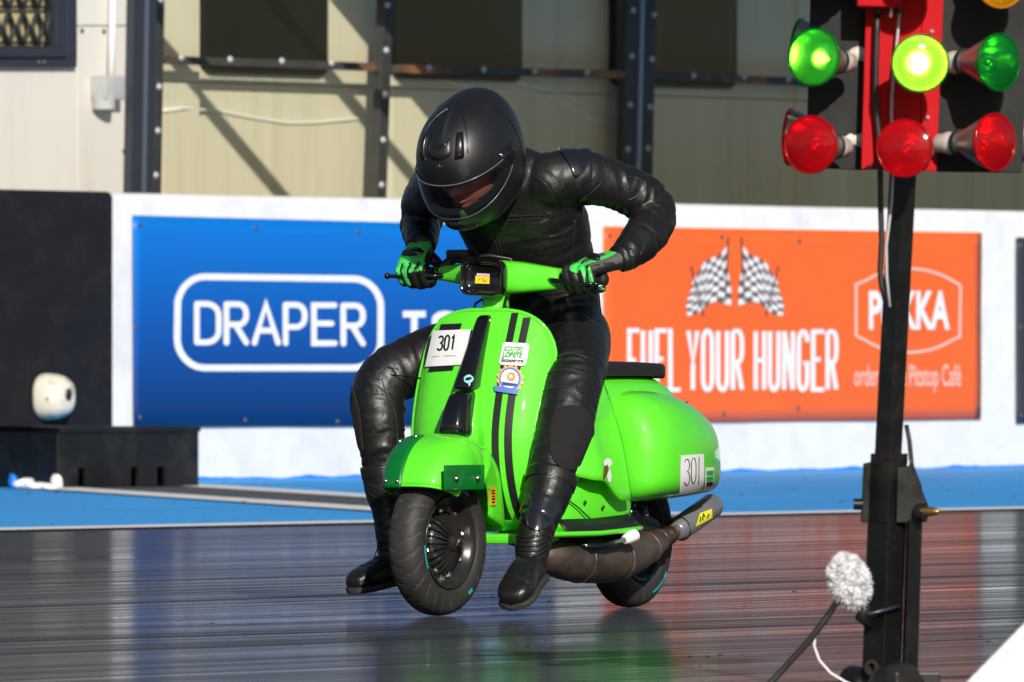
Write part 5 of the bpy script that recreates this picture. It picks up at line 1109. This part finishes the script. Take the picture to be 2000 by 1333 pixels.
def fold(me, chains, joints, base, amp, fa=30.0, fc=7.0, seed=0.0):
    """creases that run round each limb: ridged noise, tight along the limb's axis and long across it, strongest at the joints"""
    n = len(me.vertices); co = np.empty(n * 3); me.vertices.foreach_get('co', co); co = co.reshape(-1, 3)
    nor = np.array([v.normal[:] for v in me.vertices]); best = np.full(n, 9.0); ax = np.zeros((n, 3))
    for ch in chains:
        for a, b in zip(ch, ch[1:]):
            a_, b_ = np.array(a[:3]), np.array(b[:3]); d = b_ - a_; L2 = d @ d
            t = np.clip(((co - a_) @ d) / L2, 0, 1); ds = np.linalg.norm(co - (a_ + t[:, None] * d), axis=1) - (a[3] if len(a) > 3 else 0.12)
            m = ds < best; best[m] = ds[m]; ax[m] = d / math.sqrt(L2)
    w = np.zeros(n)
    for c, rad in joints: w = np.maximum(w, np.exp(-(np.linalg.norm(co - np.array(c), axis=1) / rad) ** 2))
    al = (co * ax).sum(1); q = co * fc + ax * (al * (fa - fc))[:, None]; out = np.empty(n)
    for i in range(n):
        p = Vector(q[i]) + Vector((seed, 0, 0)); pc = Vector(co[i])
        wp = noise.noise(pc * 7.0 + Vector((0, seed, 3)))
        r1 = 1 - abs(noise.noise(p + Vector((1.3, 0.7, 2.1)) * wp)) * 2.6
        r2 = 1 - abs(noise.noise(p * 2.1 + Vector((9.1, 2, 4)))) * 2.6
        lo = noise.noise(pc * 9.0)
        out[i] = (base + amp * w[i]) * (0.75 * r1 + 0.18 * r2 * (0.3 + w[i]) - 0.15) + 0.0025 * lo
    co += nor * out[:, None]; me.vertices.foreach_set('co', co.ravel()); me.update()
fold(me, [LEGL, LEGR, ARML, ARMR, [(*c, 0.13) for c, _, _, _ in SP]], [(c, r_) for c, r_, _ in JT], 0.0012, 0.0060)
me.materials.append(LEA); me.materials.append(SKIN)
# the head goes into the same mesh
HC = Vector((-0.195, 0.0, 1.305)); PITCH = R(32.5)
hf, hl, hu = Vector((math.cos(PITCH), 0, -math.sin(PITCH))), Vector((0, 1, 0)), Vector((math.sin(PITCH), 0, math.cos(PITCH)))
def hp(a, b, c): return HC + hf * a + hl * b + hu * c
def face_pt(az, el):
    A, B, C_ = 0.104, 0.077, 0.118; ce, se, ca, sa = math.cos(R(el)), math.sin(R(el)), math.cos(R(az)), math.sin(R(az))
    r_ = 1 / math.sqrt((ce * ca / A) ** 2 + (ce * sa / B) ** 2 + (se / C_) ** 2)
    g = lambda a0, e0, sa_, se_: math.exp(-((az - a0) / sa_) ** 2 - ((el - e0) / se_) ** 2)
    r_ += 0.024 * g(0, -10, 8, 9) + 0.012 * g(0, 2, 5, 10) - 0.010 * g(18, 8, 10, 8) - 0.010 * g(-18, 8, 10, 8) + 0.006 * g(16, 17, 16, 5) + 0.006 * g(-16, 17, 16, 5)
    r_ += 0.007 * g(0, -27, 13, 3.2) - 0.004 * g(0, -30.5, 15, 1.6) + 0.008 * g(0, -34, 12, 3.2) + 0.012 * g(0, -48, 14, 8) + 0.005 * g(28, -10, 12, 14) + 0.005 * g(-28, -10, 12, 14) + 0.006 * g(7, -15, 4, 4) + 0.006 * g(-7, -15, 4, 4)
    return hp(r_ * ce * ca + 0.030, r_ * ce * sa, r_ * se - 0.016)
hb_ = MB(); azs = np.linspace(-180, 180, 121)[:-1]
hb_.loft([[face_pt(a, e) for a in azs] for e in np.linspace(-86, 86, 87)])
bm = bmesh.new(); bm.from_mesh(me); vs = [bm.verts.new(p) for p in hb_.v]
for f in hb_.f:
    k = bm.faces.new([vs[i] for i in f]); k.material_index = 1; k.smooth = True
for f in bm.faces: f.smooth = True
bm.to_mesh(me); bm.free(); me.name = 'body'
body_o = link('body', me, None, rider)
# ---- helmet
SHELL = mat('matt_black_shell', (0.0065, 0.0065, 0.0075), 0.42, spec=0.75, rvary=0.03, scale=5); RUBB = mat('helmet_rubber', (0.012, 0.012, 0.013), 0.5); SHG = mat('gloss_vent', (0.010, 0.010, 0.012), 0.2)
def shell_r(az, el):
    ce, se, ca, sa = math.cos(R(el)), math.sin(R(el)), math.cos(R(az)), math.sin(R(az))
    A = 0.186 if ca > 0 else 0.196
    if ca > 0 and se < 0: A += 0.020 * min(1, -se * 1.6)
    B = 0.136; C_ = 0.168 if se > 0 else 0.200; p = 2.25
    r_ = (abs(ce * ca / A) ** p + abs(ce * sa / B) ** p + abs(se / C_) ** p) ** (-1 / p)
    if ca < 0: r_ *= 1 + 0.075 * math.exp(-((el - 42) / 20) ** 2) * math.exp(-(((abs(az) - 180)) / 34) ** 2)
    r_ += 0.004 * math.exp(-(az / 5) ** 2) * max(0, min(1, (el - 35) / 30)) if abs(az) < 40 else 0
    if se < 0: r_ = min(r_, 0.158 / max(1e-3, -se))
    return r_
def sp(az, el, off=0.0):
    r_ = shell_r(az, el) + off; ce = math.cos(R(el)); return hp(r_ * ce * math.cos(R(az)), r_ * ce * math.sin(R(az)), r_ * math.sin(R(el)))
PE0 = -10.5
def port(az, el): return (abs(az) / 66) ** 3 + (abs(el - PE0 - 0.0014 * az * az) / 13.5) ** 3
az_s = np.linspace(-180, 180, 241)[:-1]; el_s = list(np.arange(-56, 88.1, 1.5))
mb = MB(); V = [[sp(a, e) for a in az_s] for e in el_s]; n = len(az_s)
fs = []
for i in range(len(el_s) - 1):
    for j in range(n):
        k = (j + 1) % n; ac, ec = az_s[j] + 0.75, el_s[i] + 0.75
        if port(ac, ec) > 1: fs.append((i * n + j, i * n + k, (i + 1) * n + k, (i + 1) * n + j))
mb.add([p for r_ in V for p in r_] + [sp(0, 90)], fs + [((len(el_s) - 1) * n + j, (len(el_s) - 1) * n + (j + 1) % n, len(el_s) * n) for j in range(n)])
helmet = mb.build('helmet', SHELL, rider, True, fix=True); helmet['label'] = 'matt black full-face helmet with clear visor'
mb = MB(); fs = []
V = [[sp(a, e, -0.022) for a in az_s[::3]] for e in el_s[::3]]; n3 = len(V[0])
for i in range(len(V) - 1):
    for j in range(n3):
        if port(az_s[::3][j] + 2, el_s[::3][i] + 2) > 1.0: fs.append((i * n3 + j, i * n3 + (j + 1) % n3, (i + 1) * n3 + (j + 1) % n3, (i + 1) * n3 + j))
mb.add([p for r_ in V for p in r_], fs); mb.build('lining', mat('helmet_lining', (0.015, 0.015, 0.016), 0.95), helmet, True)
def port_edge(k, s=1.0):
    a = 2 * math.pi * k; az = 66 * s * math.copysign(abs(math.cos(a)) ** (2 / 3), math.cos(a)); e = 13.5 * s * math.copysign(abs(math.sin(a)) ** (2 / 3), math.sin(a)); return az, e + PE0 + 0.0014 * az * az
pe = [port_edge(k / 90) for k in range(90)]
mb = MB(); rings = []
for az, el in pe:
    az2, el2 = az * 0.985, (el - PE0 - 0.0014 * az * az) * 0.96 + PE0 + 0.0014 * az * az
    rings.append([sp(az * 1.02, (el - PE0 - 0.0014 * az * az) * 1.06 + PE0 + 0.0014 * az * az, -0.001), sp(az * 1.02, (el - PE0 - 0.0014 * az * az) * 1.06 + PE0 + 0.0014 * az * az, 0.0025), sp(az2, el2, 0.0025), sp(az2, el2, -0.020)])
mb.loft(rings + [rings[0]], False); mb.build('eye_port_seal', RUBB, helmet, fix=True, autos=40)
def visor_pt(u, v, off):
    az = 84 * u; c = PE0 - 0.3 + 0.0016 * az * az; h = 10.5 * (1 - abs(u) ** 3.2) ** 0.8 + 5.5; return sp(az, c + h * v, off)
def visor_mat():
    m = bpy.data.materials.new('clear_visor'); m.use_nodes = True; t = m.node_tree; t.nodes.clear(); L = t.links.new
    o = _n(t, 'ShaderNodeOutputMaterial'); tr = _n(t, 'ShaderNodeBsdfTransparent'); tr.inputs[0].default_value = (0.74, 0.77, 0.82, 1)
    gl = _n(t, 'ShaderNodeBsdfGlossy'); gl.inputs['Roughness'].default_value = 0.02
    lw = _n(t, 'ShaderNodeLayerWeight'); lw.inputs[0].default_value = 0.5; pw = _n(t, 'ShaderNodeMath', operation='POWER'); pw.inputs[1].default_value = 4; L(lw.outputs['Facing'], pw.inputs[0])
    fr = _n(t, 'ShaderNodeMath', operation='MULTIPLY_ADD'); fr.inputs[1].default_value = 1.0; fr.inputs[2].default_value = 0.13; L(pw.outputs[0], fr.inputs[0])
    mx = _n(t, 'ShaderNodeMixShader'); L(fr.outputs[0], mx.inputs[0]); L(tr.outputs[0], mx.inputs[1]); L(gl.outputs[0], mx.inputs[2]); L(mx.outputs[0], o.inputs[0]); return m
us = np.linspace(-1, 1, 61); vv = np.linspace(-1, 1, 21)
mb = MB(); mb.grid([[visor_pt(u, v, 0.0065) for u in us] for v in vv]); vis = mb.build('visor', visor_mat(), helmet, True)
for v, r_ in ((1, 0.0022), (-1, 0.0018)):
    mb = MB(); mb.tube([visor_pt(u, v, 0.0055) for u in us], r_, 6); mb.build('visor_edge', mat('visor_rim', (0.10, 0.105, 0.11), 0.25), helmet, True)
def patch_(name, az0, az1, el0, el1, off, m, nx=14, ny=10, shape=None, par=helmet):
    mb = MB(); rows = []
    for j in range(ny + 1):
        row = []
        for i in range(nx + 1):
            u, v = i / nx * 2 - 1, j / ny * 2 - 1; o = off * max(0, (1 - u**4) * (1 - abs(v) ** 3)) ** 0.5 - 0.001; a_, e_ = az0 + (az1 - az0) * (u + 1) / 2, el0 + (el1 - el0) * (v + 1) / 2
            if shape: a_, e_ = shape(u, v, a_, e_)
            row.append(sp(a_, e_, o))
        rows.append(row)
    mb.grid(rows); return mb.build(name, m, par, True)
for sg in (-1, 1):
    patch_('visor_pivot', sg * 66, sg * 95, -8, 16, 0.014, SHG, shape=lambda u, v, a, e: (a, e + 0.0 + 5 * u * sg * 0))
    mb = MB(); c = sp(sg * 81, 6, 0.012); mb.lathe([(0.022, -0.004), (0.022, 0.002), (0.018, 0.004), (0.010, 0.003), (0.009, 0.006), (0.0003, 0.006)], Matrix.Translation(c) @ (c - hp(0, 0, 0.02)).to_track_quat('X', 'Z').to_matrix().to_4x4(), 24); mb.build('pivot_disc', BGL, helmet, autos=40)
    patch_('vent_fin', sg * 17, sg * 27, 26, 52, 0.013, SHG, shape=lambda u, v, a, e, sg=sg: (a + sg * (v * 3.5 + 2), e))
patch_('brow_vent', -15, 15, 27, 42, 0.010, SHELL, shape=lambda u, v, a, e: (a, e + 6 * u * u))
patch_('vent_lip', -12, 12, 36, 40, 0.012, SHG, shape=lambda u, v, a, e: (a, e + 6 * u * u))
patch_('chin_vent', -20, 20, -46, -39, 0.010, SHG); patch_('visor_tab', -6, 6, -33, -30.5, 0.014, SHG)
mb = MB(); mb.tube([sp(a, 22 + 0.2 * abs(a)) for a in np.linspace(-3.5, 3.5, 8)], 0.0012, 5); mb.tube([sp(0, 20.5), sp(0, 24.5)], 0.0012, 5); tag(mb.build('badge', mat('badge_grey', (0.12, 0.12, 0.12), 0.3, .5), helmet, True))
for sg in (-1, 1):
    mb = MB(); mb.tube([sp(sg * (30 + 18 * t), 30 + 55 * t, 0.0003) for t in np.linspace(0, 1, 16)], 0.0016, 5); mb.build('crest_line', SHG, helmet, True)
    mb = MB(); mb.tube([sp(sg * (112 + 6 * math.sin(t * 3)), -45 + 110 * t, 0.0003) for t in np.linspace(0, 1, 20)], 0.0016, 5); mb.build('crest_line', SHG, helmet, True)
mb = MB(); mb.tube([sp(a, -54, -0.004) for a in np.linspace(-180, 180, 73)], 0.006, 8); mb.build('neck_roll', RUBB, helmet, True)
# ---- boots
def boot(name, shaft, heel, toe, up, hw, label):
    mb = MB(); limb4(mb, shaft)
    heel, toe, up = Vector(heel), Vector(toe), Vector(up); d = (toe - heel).normalized(); lat = up.cross(d).normalized(); up = d.cross(lat).normalized(); L_ = (toe - heel).length
    secs = ((-0.03, 0.55, 0.045), (0.0, 0.74, 0.070), (0.12, 0.80, 0.085), (0.35, 0.80, 0.088), (0.55, 0.92, 0.074), (0.75, 1.0, 0.060), (0.90, 0.88, 0.050), (0.98, 0.62, 0.040), (1.015, 0.3, 0.028))
    def ring(t, wk, h, z0, z1, p=2.8):
        c = heel + d * (L_ * t); return [c + lat * math.copysign(abs(math.cos(a)) ** (2 / p), math.cos(a)) * hw * wk + up * ((z0 + z1) / 2 + math.copysign(abs(math.sin(a)) ** (2 / p), math.sin(a)) * (z1 - z0) / 2) for a in np.linspace(0, 2 * math.pi, 25)[:-1]]
    mb.loft([ring(t, wk, h, 0.0, h) for t, wk, h in secs]); me = remesh(mb, 0.005, 4)
    fold(me, [shaft, [(*heel, 0.03), (*toe, 0.03)]], [(Vector(shaft[3][:3]), 0.07), (heel + (toe - heel) * 0.55 + up * 0.04, 0.04)], 0.0006, 0.0042, 55.0, 9.0, 4.0)
    me.name = name; me.materials.append(LEA2); b_ = link(name, me, None, rider, True); b_['label'] = label
    mb = MB(); mb.loft([ring(t, wk * 1.05, 0, -0.012, 0.008, 5) for t, wk, h in secs]); mb.build('sole', mat('worn_sole', (0.026, 0.024, 0.021), 0.75, vary=0.3, scale=40), b_, True, fix=True)
    c = Vector(shaft[0][:3]); q = (Vector(shaft[1][:3]) - c).normalized(); a_ = q.orthogonal().normalized(); bb = q.cross(a_); mb = MB(); rr = shaft[0][3]
    rg = [[c - q * dz + (a_ * math.cos(x) + bb * math.sin(x)) * (rr + dr) for x in np.linspace(0, 2 * math.pi, 33)[:-1]] for dz, dr in ((-0.02, 0.002), (0.008, 0.005), (0.016, 0.004), (0.016, -0.004), (-0.01, -0.006))]
    mb.loft(rg, True, False, False); mb.build('boot_cuff', LEA2, b_, True); return b_
bootL = boot('boot', [(-0.212, 0.251, 0.385, 0.071), (-0.185, 0.251, 0.335, 0.067), (-0.150, 0.251, 0.285, 0.058), (-0.118, 0.251, 0.235, 0.052), (-0.100, 0.251, 0.190, 0.050), (-0.095, 0.252, 0.150, 0.044)], (-0.125, 0.250, 0.112), (0.048, 0.262, 0.030), (0.42, 0.0, 0.9), 0.052, 'boot hanging beside the front wheel')
bootR = boot('boot', [(-0.287, -0.331, 0.405, 0.063), (-0.287, -0.325, 0.350, 0.060), (-0.287, -0.314, 0.290, 0.049), (-0.288, -0.306, 0.225, 0.047), (-0.290, -0.303, 0.180, 0.046), (-0.292, -0.303, 0.140, 0.042)], (-0.340, -0.286, 0.098), (-0.148, -0.360, 0.066), (0.12, 0, 1), 0.047, 'boot reaching out behind the front wheel')
# ---- gloves
GLG = mat('green_glove_leather', (0.06, 0.60, 0.10), 0.45, vary=0.1, scale=60, bump=0.2, bscale=150); GLK = mat('black_glove_leather', (0.013, 0.013, 0.013), 0.42, bump=0.3, bscale=120); GLY = mat('grey_glove_leather', (0.085, 0.08, 0.075), 0.55, bump=0.25, bscale=120)
def glove(sg, O, wrist, kn, label):
    """hand closed on the grip: palm from the wrist to the knuckle row, four curled fingers, thumb under the bar"""
    O, wr = Vector(O), Vector(wrist); f, u = Vector((1, 0, 0)), Vector((0, 0, 1)); a = Vector((0, sg, 0))
    P = lambda aa, ff, uu: O + a * aa + f * ff + u * uu
    kf, ku = kn; mb = MB(); kn = P(0.0, kf, ku); ax_ = (kn - wr).normalized(); lat = (a - ax_ * a.dot(ax_)).normalized(); dor = lat.cross(ax_)
    if dor.x + dor.z < 0: dor = -dor
    Lp = (kn - wr).length; rg = []
    for t, w_, h in ((-0.22, 0.041, 0.038), (-0.08, 0.038, 0.033), (0.08, 0.038, 0.029), (0.30, 0.043, 0.027), (0.6, 0.049, 0.026), (0.88, 0.051, 0.023), (1.04, 0.047, 0.017)):
        c = wr + ax_ * Lp * t; rg.append([c + lat * math.copysign(abs(math.cos(x)) ** 0.8, math.cos(x)) * w_ + dor * math.copysign(abs(math.sin(x)) ** 0.8, math.sin(x)) * h for x in np.linspace(0, 2 * math.pi, 25)[:-1]])
    mb.loft(rg); FA = ((-0.037, 0.97, 0.0122), (-0.0125, 1.06, 0.0128), (0.0125, 1.0, 0.0122), (0.0365, 0.86, 0.0112))
    for aa, ln, r_ in FA:
        b0 = P(aa, kf, ku); b1 = b0 + ax_ * 0.018 * ln + dor * 0.002
        limb4(mb, [(*(b0 - ax_ * 0.022), r_ * 1.0), (*b1, r_ * 1.10), (*P(aa, max(b1.x - O.x, 0) * 0.5 + 0.030 * ln, min(ku, 0.004) - 0.004), r_ * 1.02), (*P(aa, 0.020 + 0.010 * ln, -0.026 * ln - 0.006), r_), (*P(aa, -0.002, -0.036 * ln), r_ * 0.92), (*P(aa, -0.020, -0.028), r_ * 0.85)], 4)
    limb4(mb, [(*(wr + ax_ * Lp * 0.35 - lat * 0.030 - dor * 0.012), 0.019), (*P(-0.056, -0.012, 0.022), 0.0155), (*P(-0.060, 0.012, -0.004), 0.0135), (*P(-0.056, 0.022, -0.024), 0.0115)], 4)
    me = remesh(mb, 0.0032, 2); me.name = 'glove'
    for q in (GLK, GLG, GLY): me.materials.append(q)
    for p_ in me.polygons:
        c = p_.center - wr; t = c.dot(ax_) / Lp; l = c.dot(lat); nd = p_.normal.dot(dor); p_.use_smooth = True; g = 0
        df = min(abs((p_.center - O).dot(a) - x[0]) for x in FA); wv = 0.004 * noise.noise(p_.center * 60)
        if sg < 0:
            if nd > -0.1 and 0.02 < t < 1.0 and -0.040 < l < 0.047: g = 1
            if t >= 1.0 and t < 1.34 and df < 0.0085 and nd > -0.2: g = 1
        else:
            if nd > 0.0 and 0.10 < t < 0.97 and abs(l) < 0.043: g = 2
            if nd > 0.15 and 0.02 < t < 0.42 and -0.03 < l + wv < 0.010: g = 1
            e_ = math.hypot((t - 0.70) * 1.25, l / 0.040)
            if nd > -0.1 and 0.46 < e_ < 0.82: g = 1
            if t > 0.97 and t < 1.16 and df < 0.0075 and nd > -0.2: g = 1
            if t > 1.1 and t < 1.55 and (p_.center - O).dot(a) > 0.027 and df < 0.008 and nd > -0.5: g = 1
        p_.material_index = g
    o = link('glove', me, None, rider); o['label'] = label
    mb = MB(); kc = wr + ax_ * Lp * (0.70 if sg > 0 else 0.62); rg = []
    for j in range(7):
        th = math.pi / 2 * j / 6; w_ = math.cos(th) ** 0.7 if j < 6 else 0.02
        rg.append([kc + lat * math.cos(x) * 0.034 * w_ * (1 + 0.06 * math.cos(4 * x)) + ax_ * math.sin(x) * 0.017 * w_ + dor * (0.021 + 0.014 * math.sin(th) + 0.0025 * math.cos(lat.y * 3 * x)) for x in np.linspace(0, 2 * math.pi, 25)[:-1]])
    mb.loft(rg); mb.build('knuckle_guard', ARM, o, True, fix=True)
    mb = MB(); c = wr - ax_ * Lp * 0.02; mb.loft([[c + ax_ * dx + lat * math.cos(x) * (0.041 + e) + dor * math.sin(x) * (0.036 + e) for x in np.linspace(0, 2 * math.pi, 25)[:-1]] for dx, e in ((-0.012, 0), (-0.010, 0.004), (0.010, 0.003), (0.012, -0.002))], True, False, False); mb.build('wrist_strap', GLK, o, True)
    return o
gl_l = glove(1, HB @ Vector((-0.010, 0.288, 0.004)), (-0.425, 0.366, 1.014), (0.030, 0.030), 'left glove, grey and green over black fingers')
gl_r = glove(-1, HB @ Vector((-0.010, -0.262, 0.004)), (-0.408, -0.276, 1.052), (0.040, 0.014), 'right glove, mostly green back')
# ---- suit details drawn onto the body
bpy.context.view_layer.update()
B_BODY = bvh_of([body_o]); B_BL = bvh_of([bootL]); B_BR = bvh_of([bootR])
def pad(name, bvh, pts, m, par, off, th):
    o = decal_poly(name, bvh, pts, m, par, off)
    q = o.modifiers.new('s', 'SOLIDIFY'); q.thickness = th; q.offset = 0; q = o.modifiers.new('b', 'BEVEL'); q.width = th * 0.45; q.segments = 2; return o
sh_ = pad('shoulder_armour', B_BODY, smooth_line([(1090, 292), (1112, 288), (1138, 290), (1152, 300), (1150, 318), (1135, 340), (1122, 345), (1112, 325), (1100, 305), (1090, 292)])[:-1], ARM, rider, 0.004, 0.012)
pad('knee_patch', B_BODY, smooth_line([(1098, 795), (1125, 793), (1150, 808), (1157, 840), (1150, 880), (1130, 908), (1108, 918), (1085, 905), (1074, 875), (1076, 835), (1086, 806), (1098, 795)])[:-1], STR, rider, 0.003, 0.008)
pad('knee_patch', B_BODY, smooth_line([(684, 752), (691, 760), (702, 800), (708, 850), (710, 880), (702, 872), (692, 820), (685, 780), (684, 752)])[:-1], STR, rider, 0.003, 0.006)
seam('seam', B_BODY, [[(1020, 330), (1045, 345), (1070, 365), (1083, 395), (1088, 430), (1100, 462), (1118, 485)], [(1028, 318), (1060, 330), (1090, 350), (1105, 375)], [(1122, 430), (1120, 470), (1116, 520)], [(968, 450), (975, 475), (984, 510)], [(962, 452), (969, 478), (978, 512)],
                      [(1160, 330), (1175, 355), (1150, 380), (1130, 395)], [(1230, 345), (1252, 352), (1262, 365), (1240, 385), (1225, 392)], [(1265, 405), (1275, 430), (1262, 470), (1250, 500)]], 0.0018, TRIM, rider)
seam('seam', B_BODY, [[(1085, 700), (1110, 690), (1150, 700), (1180, 712)], [(1070, 730), (1100, 722), (1140, 730), (1175, 742)], [(1060, 765), (1090, 756), (1130, 762), (1165, 775)], [(684, 722), (710, 728), (740, 742), (750, 738)], [(746, 740), (752, 760), (770, 800), (776, 850), (772, 900)], [(740, 690), (752, 712), (780, 722)]], 0.0018, TRIM, rider)
# embossed chest lettering
def emboss(name, pls, par, r_=0.0024):
    for l in pls:
        mb = MB(); mb.tube([hit(B_BODY, x, y, 0.001) for x, y in dense(l, 4)], r_, 5); mb.build(name, STR, par, True)
emboss('chest_lettering', [[(975, 424), (1063, 420), (1060, 427), (1036, 428), (1021, 450), (1008, 451), (1022, 429), (1000, 430), (986, 430)], [(986, 420), (1010, 421)], [(978, 452), (992, 432), (984, 430)], arc(1041, 441, 5, 4.5, 0, 360, 12), [(1037, 442), (1045, 444)]], rider)
# boot details
pad('shin_plate', B_BL, smooth_line([(1022, 968), (1050, 964), (1080, 972), (1095, 985), (1088, 1010), (1066, 1032), (1040, 1036), (1022, 1010), (1016, 985), (1022, 968)])[:-1], ARM, bootL, 0.003, 0.008)
seam('boot_rib', B_BL, [[(1012 - 0.25 * k, 1046 + 9 * k), (1030, 1050 + 9 * k), (1055 - 0.5 * k, 1046 + 9 * k), (1072 - 1.5 * k, 1036 + 9 * k)] for k in range(5)], 0.0035, LEA2, bootL)
seam('boot_seam', B_BL, [[(1068, 1080), (1050, 1096), (1043, 1120), (1035, 1150)], [(1004, 1060), (998, 1090), (985, 1118)], [(972, 1132), (990, 1124), (1012, 1128), (1036, 1142)]], 0.0015, TRIM, bootL)
seam('boot_seam', B_BR, [[(716, 945), (735, 952), (760, 948)], [(718, 962), (738, 972), (765, 965)], [(722, 985), (742, 996), (768, 985)], [(728, 1090), (750, 1088), (770, 1092)]], 0.0018, TRIM, bootR)
